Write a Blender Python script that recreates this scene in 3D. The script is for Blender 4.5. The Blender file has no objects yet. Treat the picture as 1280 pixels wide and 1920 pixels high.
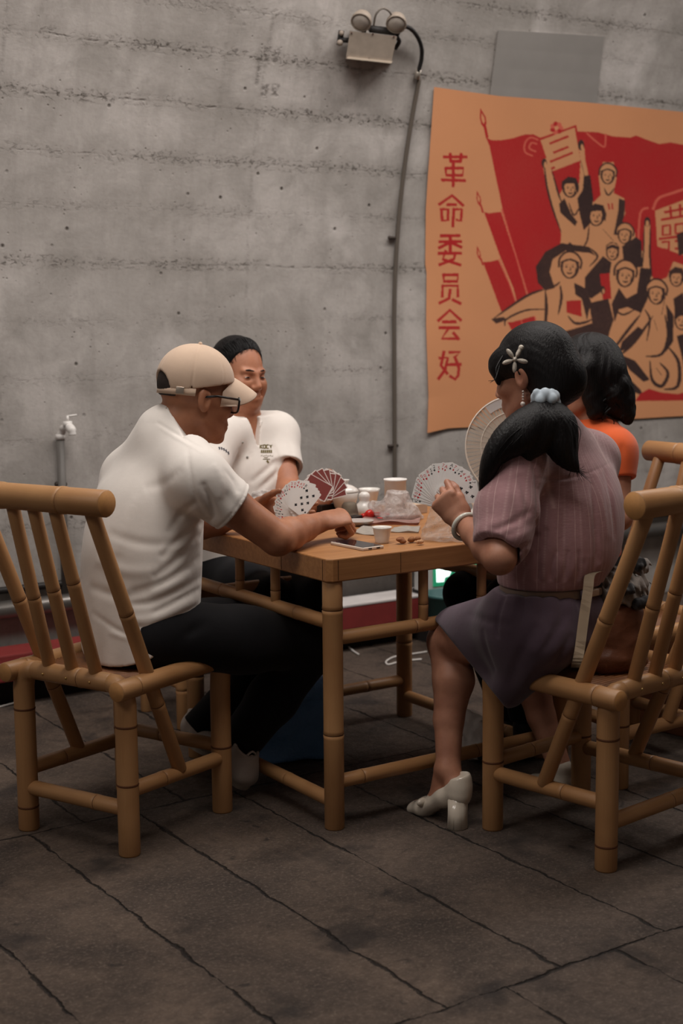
import bpy, bmesh, math, random
import numpy as np
from mathutils import Vector, Matrix
from mathutils.geometry import tessellate_polygon

random.seed(7)
SC = bpy.context.scene
COL = SC.collection

# ------------------------------------------------------------------ camera
FPX = 2657.2
PITCH, YAW, ROLL = -0.13177, 0.98136, -0.00904
CAM = np.array([-2.0202, -3.0840, 1.3654])
_fw = np.array([math.cos(YAW) * math.cos(PITCH), math.sin(YAW) * math.cos(PITCH), math.sin(PITCH)])
_r = np.array([math.sin(YAW), -math.cos(YAW), 0.0])
_u = np.cross(_r, _fw)
RT = _r * math.cos(ROLL) + _u * math.sin(ROLL)
UP = -_r * math.sin(ROLL) + _u * math.cos(ROLL)
FW = _fw
cd = bpy.data.cameras.new('camera')
cd.sensor_fit = 'VERTICAL'
cd.sensor_height = 36.0
cd.lens = 36.0 * FPX / 1920.0
cd.clip_start = 0.05
cd.clip_end = 60
cd.dof.use_dof = True
cd.dof.focus_distance = 3.85
cd.dof.aperture_fstop = 3.2
cam = bpy.data.objects.new('camera', cd)
COL.objects.link(cam)
m = Matrix(((RT[0], UP[0], -FW[0], CAM[0]), (RT[1], UP[1], -FW[1], CAM[1]), (RT[2], UP[2], -FW[2], CAM[2]), (0, 0, 0, 1)))
cam.matrix_world = m
SC.camera = cam

# ------------------------------------------------------------------ light, exposure
SC.view_settings.view_transform = 'Standard'
SC.view_settings.look = 'None'
SC.view_settings.gamma = 1.0
SC.view_settings.use_curve_mapping = False
SC.view_settings.exposure = -0.08
w = bpy.data.worlds.new('tunnel_air')
SC.world = w
w.use_nodes = True
w.node_tree.nodes['Background'].inputs[0].default_value = (0.85, 0.83, 0.85, 1)
w.node_tree.nodes['Background'].inputs[1].default_value = 0.07

def area(name, loc, target, sx, sy, power, col):
    l = bpy.data.lights.new(name, 'AREA')
    l.shape = 'RECTANGLE'; l.size = sx; l.size_y = sy; l.energy = power; l.color = col
    o = bpy.data.objects.new(name, l); COL.objects.link(o)
    o.location = loc
    d = Vector(target) - Vector(loc)
    o.rotation_euler = d.to_track_quat('-Z', 'Y').to_euler()
    return o
area('tunnel_lamp', (0.9, 0.45, 3.80), (0.9, 1.35, 0.6), 3.6, 0.7, 138, (1.0, 0.94, 0.89))
area('tunnel_lamp', (-0.5, -0.9, 4.05), (0.0, 0.0, 0.4), 2.2, 0.8, 52, (1.0, 0.93, 0.87))
area('tunnel_lamp', (5.0, 0.2, 3.85), (4.8, 1.2, 0.4), 2.4, 0.7, 85, (1.0, 0.94, 0.89))
area('tunnel_lamp', (-4.2, -0.8, 3.9), (-3.6, 0.3, 0), 2.4, 0.9, 40, (1.0, 0.93, 0.87))

# ------------------------------------------------------------------ pixel <-> place
def ray(px, py):
    return (px - 640) / FPX * RT - (py - 960) / FPX * UP + FW
def at(px, py, t):                      # the place seen at (px, py), t metres ahead of the camera
    return CAM + t * ray(px, py)
def on_z(px, py, z):
    d = ray(px, py); t = (z - CAM[2]) / d[2]
    return CAM + t * d
def on_y(px, py, y):
    d = ray(px, py); t = (y - CAM[1]) / d[1]
    return CAM + t * d
WALL_Y, SPRING, RAD = 1.9, 1.35, 2.9     # vault: upright to the spring line, then a round arch
def on_wall(px, py, off=0.0):
    d = ray(px, py)
    t = (WALL_Y - off - CAM[1]) / d[1]
    P = CAM + t * d
    if P[2] <= SPRING: return P
    cy, cz, R = WALL_Y - RAD, SPRING, RAD - off
    oy, oz = CAM[1] - cy, CAM[2] - cz
    a = d[1] ** 2 + d[2] ** 2; b = 2 * (oy * d[1] + oz * d[2]); c = oy * oy + oz * oz - R * R
    t = (-b + math.sqrt(b * b - 4 * a * c)) / (2 * a)
    return CAM + t * d

# ------------------------------------------------------------------ materials
def lin(c):
    return tuple(((v / 255) / 12.92 if v / 255 <= 0.04045 else ((v / 255 + 0.055) / 1.055) ** 2.4) for v in c)
MATS = {}
class NT:
    """tiny node-graph helper"""
    def __init__(s, name):
        s.m = bpy.data.materials.new(name); s.m.use_nodes = True
        s.t = s.m.node_tree; s.b = s.t.nodes['Principled BSDF']
    def n(s, typ, ins=None, **kw):
        x = s.t.nodes.new(typ)
        for k, v in kw.items(): setattr(x, k, v)
        for k, v in (ins or {}).items():
            if isinstance(v, bpy.types.NodeSocket): s.t.links.new(v, x.inputs[k])
            else: x.inputs[k].default_value = v
        return x
    def link(s, a, b): s.t.links.new(a, b)
    def math(s, op, a, b=0.0, c=0.0):
        x = s.n('ShaderNodeMath', {0: a, 1: b, 2: c}, operation=op); return x.outputs[0]
    def ramp(s, fac, lo, hi, a=0.0, b=1.0):
        x = s.n('ShaderNodeMapRange', {0: fac, 1: lo, 2: hi, 3: a, 4: b}); return x.outputs[0]
    def mix(s, fac, a, b, blend='MIX'):
        x = s.n('ShaderNodeMix', data_type='RGBA', blend_type=blend)
        for i, v in ((0, fac), (6, a), (7, b)):
            if isinstance(v, bpy.types.NodeSocket): s.t.links.new(v, x.inputs[i])
            else: x.inputs[i].default_value = (v if i == 0 else (*v[:3], 1))
        return x.outputs[2]
    def noise(s, vec, scale, detail=4, rough=0.55, dist=0.0):
        x = s.n('ShaderNodeTexNoise', {'Scale': scale, 'Detail': detail, 'Roughness': rough, 'Distortion': dist})
        if vec is not None: s.t.links.new(vec, x.inputs['Vector'])
        return x.outputs['Fac']
    def bump(s, h, strength, dist):
        x = s.n('ShaderNodeBump', {'Strength': strength, 'Distance': dist, 'Height': h})
        s.t.links.new(x.outputs[0], s.b.inputs['Normal']); return x
def mat(name, col, rough=0.6, var=0.0, vscale=20, bump=0.0, bscale=200, metal=0.0, spec=0.4, coat=0.0, trans=0.0, alpha=1.0, sub=0.0, emit=None, stretch=None, sheen=0.0):
    if name in MATS: return MATS[name]
    g = NT(name); b = g.b
    c = lin(col)
    b.inputs['Base Color'].default_value = (*c, 1)
    b.inputs['Roughness'].default_value = rough
    b.inputs['Metallic'].default_value = metal
    b.inputs['Specular IOR Level'].default_value = spec
    b.inputs['Coat Weight'].default_value = coat
    b.inputs['Transmission Weight'].default_value = trans
    b.inputs['Alpha'].default_value = alpha
    b.inputs['Sheen Weight'].default_value = sheen
    if sub:
        b.inputs['Subsurface Weight'].default_value = sub
        b.inputs['Subsurface Radius'].default_value = (0.012, 0.004, 0.002)
        b.inputs['Subsurface Scale'].default_value = 1.0
    if emit:
        b.inputs['Emission Color'].default_value = (*lin(emit[0]), 1); b.inputs['Emission Strength'].default_value = emit[1]
    tc = g.n('ShaderNodeTexCoord').outputs['Object']
    if stretch:
        tc = g.n('ShaderNodeMapping', {'Vector': tc, 'Scale': stretch}).outputs[0]
    if var:
        f = g.noise(tc, vscale, 5, 0.6)
        f = g.ramp(f, 0.3, 0.7)
        g.link(g.mix(f, tuple(v * (1 - var) for v in c), tuple(min(1, v * (1 + var)) for v in c)), b.inputs['Base Color'])
    if bump:
        g.bump(g.noise(tc, bscale, 3, 0.6), bump, 0.002)
    MATS[name] = g.m
    return g.m

def bamboo_mat():
    g = NT('bamboo')
    uv = g.n('ShaderNodeUVMap').outputs[0]
    mp = g.n('ShaderNodeMapping', {'Vector': uv, 'Scale': (60, 3.0, 1)}).outputs[0]
    f = g.ramp(g.noise(mp, 3.0, 5, 0.65), 0.3, 0.72)
    big = g.ramp(g.noise(g.n('ShaderNodeTexCoord').outputs['Object'], 5, 3), 0.3, 0.7)
    c1 = g.mix(f, lin((156, 110, 69)), lin((183, 138, 92)))
    c2 = g.mix(big, lin((156, 111, 71)), lin((185, 141, 96)))
    g.link(g.mix(0.5, c1, c2), g.b.inputs['Base Color'])
    g.b.inputs['Roughness'].default_value = 0.42
    g.b.inputs['Specular IOR Level'].default_value = 0.45
    g.bump(f, 0.12, 0.001)
    return g.m
BAM = bamboo_mat()
NODE = mat('bamboo node ring', (92, 54, 28), 0.7)
CAPM = mat('bamboo cut end', (190, 138, 84), 0.6, 0.08, 60)
NAIL = mat('brass nail', (205, 170, 110), 0.3, metal=0.9)

# ------------------------------------------------------------------ object helpers
def prop(o, label=None, cat=None, group=None, kind=None):
    if label: o['label'] = label
    if cat: o['category'] = cat
    if group: o['group'] = group
    if kind: o['kind'] = kind
    return o
def empty(name, loc, label, cat, group=None, rz=0.0):
    o = bpy.data.objects.new(name, None); COL.objects.link(o)
    o.location = loc; o.rotation_euler = (0, 0, rz); o.empty_display_size = 0.05
    return prop(o, label, cat, group)
def link_mesh(name, me, mats, parent=None, world=True):
    o = bpy.data.objects.new(name, me); COL.objects.link(o)
    for x in (mats if isinstance(mats, (list, tuple)) else [mats]): me.materials.append(x)
    if parent is not None:
        o.parent = parent
        if world:
            pm = Matrix.Translation(parent.location) @ parent.rotation_euler.to_matrix().to_4x4()
            o.matrix_parent_inverse = pm.inverted()
    return o
def from_bm(name, bm, mats, parent=None, world=True, smooth=True):
    me = bpy.data.meshes.new(name); bm.normal_update(); bm.to_mesh(me); bm.free()
    if smooth:
        for p in me.polygons: p.use_smooth = True
    return link_mesh(name, me, mats, parent, world)
def sharp(o, deg=40):
    o.data.set_sharp_from_angle(angle=math.radians(deg)); return o
def V(a): return Vector([float(x) for x in a])

def bm_box(bm, c, s, rot=None, bevel=0.0, mi=0, seg=2):
    M = Matrix.Translation(V(c)) @ (rot.to_4x4() if rot is not None else Matrix.Identity(4)) @ Matrix.Diagonal((*s, 1))
    r = bmesh.ops.create_cube(bm, size=1.0, matrix=M)
    vs = r['verts']
    fs = list({f for v in vs for f in v.link_faces})
    for f in fs: f.material_index = mi
    if bevel:
        es = list({e for v in vs for e in v.link_edges})
        rr = bmesh.ops.bevel(bm, geom=es, offset=bevel, segments=seg, profile=0.6, affect='EDGES')
        for f in rr['faces']: f.material_index = mi
def frame_of(d):
    d = V(d).normalized()
    a = Vector((0, 0, 1)) if abs(d.z) < 0.9 else Vector((1, 0, 0))
    x = a.cross(d).normalized(); y = d.cross(x)
    return x, y, d
def bm_tube(bm, pts, rad, n=16, cap=True, mi=0, uvs=True, capmi=None, flat=None):
    """tube through pts (list of xyz); rad is a number or one per point; UV = (turn, metres)"""
    pts = [V(q) for q in pts]
    if not hasattr(rad, '__len__'): rad = [rad] * len(pts)
    uvl = bm.loops.layers.uv.verify() if uvs else None
    L = 0; rings = []; lens = []
    x = None
    for i, q in enumerate(pts):
        d = (pts[min(i + 1, len(pts) - 1)] - pts[max(i - 1, 0)])
        d.normalize()
        if x is None: x, y, _ = frame_of(d)
        else:
            x = (x - d * x.dot(d)).normalized(); y = d.cross(x)
        if i: L += (pts[i] - pts[i - 1]).length
        lens.append(L)
        rings.append([bm.verts.new(q + (x * math.cos(2 * math.pi * k / n) + y * math.sin(2 * math.pi * k / n) * (flat or 1)) * rad[i]) for k in range(n)])
    for i in range(len(rings) - 1):
        for k in range(n):
            f = bm.faces.new((rings[i][k], rings[i][(k + 1) % n], rings[i + 1][(k + 1) % n], rings[i + 1][k]))
            f.material_index = mi; f.smooth = True
            if uvl:
                for lp, (a, b) in zip(f.loops, ((k, i), (k + 1, i), (k + 1, i + 1), (k, i + 1))):
                    lp[uvl].uv = (a / n, lens[b])
    if cap:
        for ring, rev in ((rings[0], True), (rings[-1], False)):
            f = bm.faces.new(ring[::-1] if rev else ring); f.material_index = mi if capmi is None else capmi; f.smooth = False
    return rings
def smooth_path(pts, k=6):
    """Catmull-Rom through pts"""
    P = [np.array(q, float) for q in pts]; out = []
    for i in range(len(P) - 1):
        a, b, c, d = P[max(i - 1, 0)], P[i], P[i + 1], P[min(i + 2, len(P) - 1)]
        for j in range(k):
            t = j / k
            out.append(0.5 * ((2 * b) + (c - a) * t + (2 * a - 5 * b + 4 * c - d) * t * t + (3 * b - a - 3 * c + d) * t ** 3))
    out.append(P[-1]); return out
def bm_lathe(bm, prof, n=32, M=None, mi=0):
    """profile [(r, z)...] turned about z"""
    rings = []
    for r, z in prof:
        if r < 1e-6: rings.append([bm.verts.new((0, 0, z))])
        else: rings.append([bm.verts.new((r * math.cos(2 * math.pi * k / n), r * math.sin(2 * math.pi * k / n), z)) for k in range(n)])
    for a, b in zip(rings, rings[1:]):
        for k in range(n):
            q = [a[k % len(a)], a[(k + 1) % len(a)], b[(k + 1) % len(b)], b[k % len(b)]]
            u = []
            for v in q:
                if v not in u: u.append(v)
            if len(u) > 2:
                f = bm.faces.new(u); f.material_index = mi; f.smooth = True
    if M is not None:
        bmesh.ops.transform(bm, matrix=M, verts=[v for r in rings for v in r])
def bamboo(bm, p0, p1, r, nodes=(), cap=True, n=20, path=None):
    """one straight (or bent: path) bamboo pole with thin dark joint rings"""
    if path is None:
        p0, p1 = V(p0), V(p1); L = (p1 - p0).length
        st = [(0.0, r * 0.93), (0.003, r)]
        for f in sorted(nodes):
            c = f * L
            st += [(c - 0.012, r), (c - 0.003, r * 1.05), (c - 0.001, r * 0.965), (c + 0.001, r * 0.965), (c + 0.003, r * 1.045), (c + 0.012, r)]
        st += [(L - 0.003, r), (L, r * 0.93)]
        rings = bm_tube(bm, [p0 + (p1 - p0) * (a / L) for a, _ in st], [b for _, b in st], n, cap, 0, True, 2)
        for i, f in enumerate(sorted(nodes)):
            ra = rings[2 + i * 6 + 2]; rb = rings[2 + i * 6 + 3]
            for k in range(n):
                fc = [x for x in ra[k].link_faces if ra[(k + 1) % n] in x.verts and rb[k] in x.verts]
                for x in fc: x.material_index = 1
    else:
        bm_tube(bm, path, r, n, cap, 0, True, 2)
BMATS = [BAM, NODE, CAPM]
def pole(name, p0, p1, r, nodes, parent, path=None, world=False):
    bm = bmesh.new(); bamboo(bm, p0, p1, r, nodes, path=path)
    return from_bm(name, bm, BMATS, parent, world=world)
def copy_tree(o, parent=None):
    c = o.copy(); COL.objects.link(c)
    if parent is not None: c.parent = parent
    for ch in list(o.children): copy_tree(ch, c)
    return c
# ================================================================== the vaulted hall
def concrete():
    g = NT('board marked concrete')
    uv = g.n('ShaderNodeUVMap').outputs[0]
    sep = g.n('ShaderNodeSeparateXYZ', {0: uv}); X, A = sep.outputs[0], sep.outputs[1]
    big = g.noise(uv, 1.3, 5, 0.6, 0.3); mid = g.noise(uv, 5.0, 6, 0.65, 0.4); fine = g.noise(uv, 60, 4, 0.7)
    st = g.n('ShaderNodeMapping', {'Vector': uv, 'Scale': (6, 0.7, 1)}).outputs[0]
    streak = g.noise(st, 2.0, 5, 0.6)
    c = g.mix(g.ramp(big, 0.32, 0.68), lin((154, 149, 144)), lin((192, 186, 182)))
    c = g.mix(g.ramp(mid, 0.42, 0.72), c, lin((146, 141, 136)))
    c = g.mix(g.math('MULTIPLY', g.ramp(streak, 0.5, 0.78), 0.35), c, lin((122, 117, 111)))
    c = g.mix(g.math('MULTIPLY', g.ramp(fine, 0.35, 0.75), 0.16), c, lin((112, 106, 100)))
    pale = g.noise(uv, 2.6, 4, 0.5, 0.6)
    c = g.mix(g.math('MULTIPLY', g.ramp(pale, 0.6, 0.75), 0.5), c, lin((206, 200, 197)))
    wob = g.math('MULTIPLY', g.math('SUBTRACT', g.noise(uv, 3.5, 5, 0.7), 0.5), 0.035)
    Aw = g.math('ADD', A, wob)
    rag = g.noise(uv, 16, 5, 0.75)
    dark = None
    chipn = g.noise(g.n('ShaderNodeMapping', {'Vector': uv, 'Scale': (1, 1.6, 1)}).outputs[0], 46, 4, .7, .8); where = g.noise(uv, 2.2, 3, .6)
    # formwork seams: height along the wall, strength, width
    for (h, s, wd) in SEAMS:
        d = g.math('ABSOLUTE', g.math('SUBTRACT', Aw, h))
        core = g.ramp(d, 0.0, wd * .6, 1.0, 0.0)
        core = g.math('MULTIPLY', core, g.ramp(rag, 0.50, 0.62, 0.06, 0.6))
        chip = g.math('MULTIPLY', g.ramp(d, 0.006, 0.030, 1.0, 0.0), g.math('MULTIPLY', g.ramp(chipn, .53, .62), g.ramp(where, .36, .54)))
        core = g.math('MULTIPLY', g.math('MAXIMUM', core, chip), s)
        dark = core if dark is None else g.math('MAXIMUM', dark, core)
        tone = g.math('MULTIPLY', g.ramp(d, 0.0, 0.06, 0.34 * s, 0.0), g.ramp(where, .35, .65, .3, 1))
        c = g.mix(tone, c, lin((112, 106, 98)))
    for (xx, s) in ((0.86, 0.35), (-0.18, 0.3), (0.68, 0.22), (3.9, 0.3)):
        d = g.math('ABSOLUTE', g.math('SUBTRACT', g.math('ADD', X, g.math('MULTIPLY', wob, 0.5)), xx))
        core = g.math('MULTIPLY', g.ramp(d, 0.0, 0.012, 1.0, 0.0), g.math('MULTIPLY', g.ramp(rag, 0.45, 0.65), s))
        dark = g.math('MAXIMUM', dark, core)
    # pin holes and pits
    vor = g.n('ShaderNodeTexVoronoi', {'Vector': uv, 'Scale': 9.0, 'Randomness': 1.0})
    pit = g.math('MULTIPLY', g.ramp(vor.outputs['Distance'], 0.025, 0.085, 1.0, 0.0), g.ramp(g.noise(uv, 2.3, 3), 0.40, 0.52))
    vor2 = g.n('ShaderNodeTexVoronoi', {'Vector': uv, 'Scale': 34.0, 'Randomness': 1.0})
    pit2 = g.math('MULTIPLY', g.ramp(vor2.outputs['Distance'], 0.03, 0.17, 1.0, 0.0), g.ramp(g.noise(uv, 4.3, 3), 0.50, 0.62))
    dark = g.math('MAXIMUM', dark, g.math('MAXIMUM', pit, g.math('MULTIPLY', pit2, 0.6)))
    # two square glue stains and their drip, where something was once fixed
    for (x0, x1, a0, a1) in STAINS:
        bx = g.math('MULTIPLY', g.ramp(X, x0 - 0.006, x0 + 0.006), g.ramp(X, x1 - 0.006, x1 + 0.006, 1, 0))
        by = g.math('MULTIPLY', g.ramp(A, a0 - 0.006, a0 + 0.006), g.ramp(A, a1 - 0.006, a1 + 0.006, 1, 0))
        sm = g.math('MULTIPLY', g.math('MULTIPLY', bx, by), g.ramp(g.noise(uv, 45, 4, 0.7), 0.42, 0.6, 0.0, 0.75))
        dark = g.math('MAXIMUM', dark, sm)
    c = g.mix(g.math('MULTIPLY', dark, 0.85), c, lin((58, 50, 42)))
    # uneven darker tone towards the floor
    low = g.math('MULTIPLY', g.ramp(A, 0.0, 0.75, 1.0, 0.0), g.ramp(g.noise(uv, 3.0, 5), 0.3, 0.7, 0.4, 1.0))
    c = g.mix(g.math('MULTIPLY', low, 0.4), c, lin((92, 88, 80)))
    g.link(c, g.b.inputs['Base Color'])
    g.b.inputs['Roughness'].default_value = 0.85
    g.b.inputs['Specular IOR Level'].default_value = 0.25
    h = g.math('ADD', g.math('MULTIPLY', mid, 0.5), g.math('MULTIPLY', fine, 0.25))
    h = g.math('SUBTRACT', h, g.math('MULTIPLY', dark, 0.9))
    g.bump(h, 0.45, 0.012)
    return g.m
def arc_of(P):
    return P[2] if P[2] <= SPRING else SPRING + RAD * math.asin(min(1, (P[2] - SPRING) / RAD))
def seam(px, py): return arc_of(on_wall(px, py))
SEAMS = [(seam(300, 0), .5, .008), (seam(300, 88), .95, .010), (seam(300, 192), 1.0, .011), (seam(300, 296), .8, .009), (seam(300, 392), .35, .006),
         (seam(300, 496), .9, .012), (1.385, .25, .005), (1.17, .3, .006), (0.95, .25, .006), (0.62, .45, .008), (0.15, .4, .01), (seam(300, -80), .8, .01), (seam(300, -170), .8, .01)]
def stain(x0, y0, x1, y1):
    a, b = on_wall(x0, y1), on_wall(x1, y0); return (a[0], b[0], arc_of(a), arc_of(b))
STAINS = [stain(492, 90, 508, 116), stain(510, 92, 526, 118), stain(488, 160, 504, 182), stain(508, 160, 524, 180), stain(478, 118, 490, 160)]
CONC = concrete()

def vault(name, a0, a1, x0=-5.5, x1=9.5, nx=60):
    """strip of the vault between arc lengths a0 and a1 (0 = floor at the back wall)"""
    na = max(2, int((a1 - a0) / 0.12))
    bm = bmesh.new(); uvl = bm.loops.layers.uv.verify()
    H = math.pi * RAD
    def P(x, a):
        if a <= SPRING: return (x, WALL_Y, a)
        if a >= SPRING + H: return (x, WALL_Y - 2 * RAD, SPRING - (a - SPRING - H))
        t = (a - SPRING) / RAD
        return (x, WALL_Y - RAD + RAD * math.cos(t), SPRING + RAD * math.sin(t))
    g = [[bm.verts.new(P(x0 + (x1 - x0) * i / nx, a0 + (a1 - a0) * j / na)) for i in range(nx + 1)] for j in range(na + 1)]
    for j in range(na):
        for i in range(nx):
            f = bm.faces.new((g[j][i], g[j][i + 1], g[j + 1][i + 1], g[j + 1][i]))
            for lp, (ii, jj) in zip(f.loops, ((i, j), (i + 1, j), (i + 1, j + 1), (i, j + 1))):
                lp[uvl].uv = (x0 + (x1 - x0) * ii / nx, a0 + (a1 - a0) * jj / na)
    return prop(from_bm(name, bm, CONC), kind='structure')
AT = 2 * SPRING + math.pi * RAD
vault('wall_back', 0.0, 4.6)
vault('ceiling', 4.6, AT - 4.6)
vault('wall_front', AT - 4.6, AT)

def stone_floor():
    g = NT('dark stone paving')
    co = g.n('ShaderNodeTexCoord').outputs['Object']
    sep = g.n('ShaderNodeSeparateXYZ', {0: co}); X, Y = sep.outputs[0], sep.outputs[1]
    wob = g.math('MULTIPLY', g.math('SUBTRACT', g.noise(co, 9, 5, 0.7), 0.5), 0.042)
    wob2 = g.math('MULTIPLY', g.math('SUBTRACT', g.noise(g.n('ShaderNodeMapping', {'Vector': co, 'Location': (5, 3, 0)}).outputs[0], 9, 5, 0.7), 0.5), 0.042)
    Xw, Yw = g.math('ADD', X, wob), g.math('ADD', Y, wob2)
    LEN, WID = 1.42, 0.315
    yb = g.math('ADD', Yw, 0.955 + LEN * 8)
    row = g.math('FLOOR', g.math('DIVIDE', yb, LEN))
    fy = g.math('MULTIPLY', g.math('FRACT', g.math('DIVIDE', yb, LEN)), LEN)
    xs = g.math('ADD', g.math('ADD', Xw, 0.357 + WID * 40), g.math('MULTIPLY', row, WID * 0.5))
    fx = g.math('MULTIPLY', g.math('FRACT', g.math('DIVIDE', xs, WID)), WID)
    colu = g.math('FLOOR', g.math('DIVIDE', xs, WID))
    ex = g.math('MINIMUM', fx, g.math('SUBTRACT', WID, fx))
    ey = g.math('MINIMUM', fy, g.math('SUBTRACT', LEN, fy))
    e = g.math('MINIMUM', ex, ey)
    wdt = g.ramp(g.noise(co, 6, 4, 0.6), 0.38, 0.66, 0.0008, 0.0085)
    jn = g.math('SUBTRACT', 1.0, g.math('MINIMUM', 1.0, g.math('DIVIDE', e, wdt)))
    jn = g.math('POWER', jn, 0.6)
    comb = g.n('ShaderNodeCombineXYZ', {0: row, 1: colu, 2: 0.0}).outputs[0]
    tint = g.n('ShaderNodeTexWhiteNoise', {'Vector': comb}, noise_dimensions='3D').outputs['Value']
    n1 = g.noise(co, 3.2, 6, 0.6, 0.5); n2 = g.noise(co, 30, 6, 0.7); n3 = g.noise(co, 110, 3, 0.7)
    c = g.mix(g.ramp(n1, 0.3, 0.7), lin((46, 37, 32)), lin((98, 82, 70)))
    c = g.mix(g.math('MULTIPLY', tint, 0.35), c, lin((70, 60, 55)))
    c = g.mix(g.math('MULTIPLY', g.ramp(n2, 0.4, 0.72), 0.6), c, lin((50, 43, 39)))
    c = g.mix(g.math('MULTIPLY', g.ramp(n3, 0.52, 0.75), 0.6), c, lin((124, 110, 98)))
    sp = g.noise(g.n('ShaderNodeMapping', {'Vector': co, 'Location': (2.2, 1.3, 0)}).outputs[0], 4.5, 3, 0.55)
    c = g.mix(g.math('MULTIPLY', g.ramp(sp, 0.58, 0.70), 0.75), c, lin((32, 26, 24)))
    sp2 = g.noise(g.n('ShaderNodeMapping', {'Vector': co, 'Location': (7.2, 4.3, 0)}).outputs[0], 13, 4, 0.6, .6)
    c = g.mix(g.math('MULTIPLY', g.ramp(sp2, 0.64, 0.72), 0.7), c, lin((28, 23, 21)))
    c = g.mix(g.math('MULTIPLY', jn, 0.85), c, lin((20, 17, 16)))
    g.link(c, g.b.inputs['Base Color'])
    g.b.inputs['Specular IOR Level'].default_value = 0.3
    g.link(g.ramp(n2, 0.3, 0.7, 0.62, 0.9), g.b.inputs['Roughness'])
    h = g.math('SUBTRACT', g.math('ADD', g.math('MULTIPLY', n2, 0.45), g.math('MULTIPLY', n3, 0.2)), g.math('MULTIPLY', jn, 1.2))
    g.bump(h, 1.0, 0.014)
    return g.m
bm = bmesh.new(); bm_box(bm, (2.0, -1.0, -0.05), (15.0, 5.9, 0.1))
prop(from_bm('floor', bm, stone_floor(), smooth=False), kind='structure')

# painted plinth board along the foot of the wall: pale top, red face, dark gap under it
RED = mat('red painted board', (124, 44, 42), 0.6, 0.12, 12)
PALE = mat('pale painted board top', (205, 200, 198), 0.6, 0.1, 10)
bm = bmesh.new()
bm_box(bm, (0.2, 1.79, 0.150), (3.75, 0.15, 0.10), bevel=0.006, mi=0)
bm_box(bm, (1.44, 1.79, 0.203), (1.27, 0.155, 0.012), bevel=0.004, mi=1)
bm_box(bm, (-.48, 1.712, 0.165), (2.55, 0.006, 0.010), mi=1)
prop(from_bm('trim_1', bm, [RED, PALE], smooth=False), kind='structure')
bm = bmesh.new(); bm_box(bm, (0.2, 1.845, 0.05), (3.7, 0.09, 0.10))
prop(from_bm('trim_2', bm, mat('dark gap shade', (40, 35, 32), 0.9), smooth=False), kind='structure')  # dark-coloured block standing in for the shade under the raised board
# ================================================================== bamboo chairs
CW, CD, SH = 0.365, 0.392, 0.447
SEATM = [mat('woven bamboo strips', (120, 76, 42), 0.55, 0.2, 40)]
def make_chair(loc, rz, label, group):
    R = empty('bamboo_chair', loc, label, 'chair', group, rz)
    W2 = CW / 2
    rl = 0.0285
    for s in (-1, 1):
        x = s * W2
        # rear leg bends over into the rear rail
        pts = [(x, 0, 0), (x, 0, 0.004), (x, 0, 0.10), (x, 0, 0.20), (x, 0, 0.33), (x, 0, 0.40), (x - s * .004, 0, 0.425), (x - s * .013, 0, .442), (x - s * .03, 0, .450), (x - s * .055, 0, .452)]
        bm = bmesh.new(); bm_tube(bm, pts, [rl * .95] + [rl] * 6 + [rl * .98, rl * .93, rl * .86], 22, True, 0, True, 2)
        for zz in (0.065 if s < 0 else 0.19, 0.34 if s < 0 else 0.345):
            bm_tube(bm, [(x, 0, zz - .003), (x, 0, zz - .001), (x, 0, zz + .001), (x, 0, zz + .003)], [rl * 1.0, rl * 1.035, rl * 1.035, rl * 1.0], 22, False, 1)
        from_bm('leg', bm, BMATS, R, False)
        # front leg bends back into the side rail
        pts = [(x, CD, 0), (x, CD, .004), (x, CD, .2), (x, CD, .36), (x + s * .003, CD, .41), (x + s * .008, CD - .008, .434), (x + s * .013, CD - .028, .445), (x + s * .016, CD - .06, .447)]
        bm = bmesh.new(); bm_tube(bm, pts, [rl * .95] + [rl] * 4 + [rl * .98, rl * .95, rl * .9], 22, True, 0, True, 2)
        for zz in (0.19,):
            bm_tube(bm, [(x, CD, zz - .003), (x, CD, zz - .001), (x, CD, zz + .001), (x, CD, zz + .003)], [rl * 1.0, rl * 1.035, rl * 1.035, rl * 1.0], 22, False, 1)
        from_bm('leg', bm, BMATS, R, False)
        xs = x + s * .017
        pole('seat_rail', (xs, -.052, SH), (xs, CD - .045, SH), .0265, (.18,), R)
        pole('stretcher', (x, .02, .170), (x, CD - .02, .158), .0205, (.33, .62)[:1], R)
        # long back spar: top rail, side rail, lower stretcher
        pole('back_spar', (x + s * .004, .205, .172), (x + s * .012, -.118, .925), .0195, (.27, .62), R)
    pole('seat_rail', (-W2 + .045, 0, .452), (W2 - .045, 0, .452), .0255, (.62,), R)
    pole('seat_rail', (-W2 - .03, CD, .452), (W2 + .03, CD, .452), .0255, (.3,), R)
    pole('stretcher', (-W2 + .015, 0, .120), (W2 - .015, 0, .122), .0205, (.72,), R)
    pole('stretcher', (-W2 + .015, CD, .19), (W2 - .015, CD, .19), .0195, (.4,), R)
    pole('top_rail', (-W2 - .075, -.127, .940), (W2 + .075, -.127, .940), .034, (.30, .72), R)
    for i, f in enumerate((.27, .5, .73)):
        x = -W2 + CW * f
        pole('back_slat', (x, .004, .458), (x * 0.88, -.120, .925), .0175, (.50 + .06 * (i - 1),), R)
        bm = bmesh.new(); bmesh.ops.create_uvsphere(bm, u_segments=10, v_segments=6, radius=.0035, matrix=Matrix.Translation((x, -.0255, .452)))
        from_bm('nail', bm, NAIL, R, False)
    bm = bmesh.new()
    for k in range(26):
        y = .03 + (CD - .06) * k / 25
        bm_tube(bm, [(-W2 + .005, y, .449), (W2 - .005, y, .449)], .0062, 8)
    from_bm('seat_panel', bm, SEATM, R, False)
    return R
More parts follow.
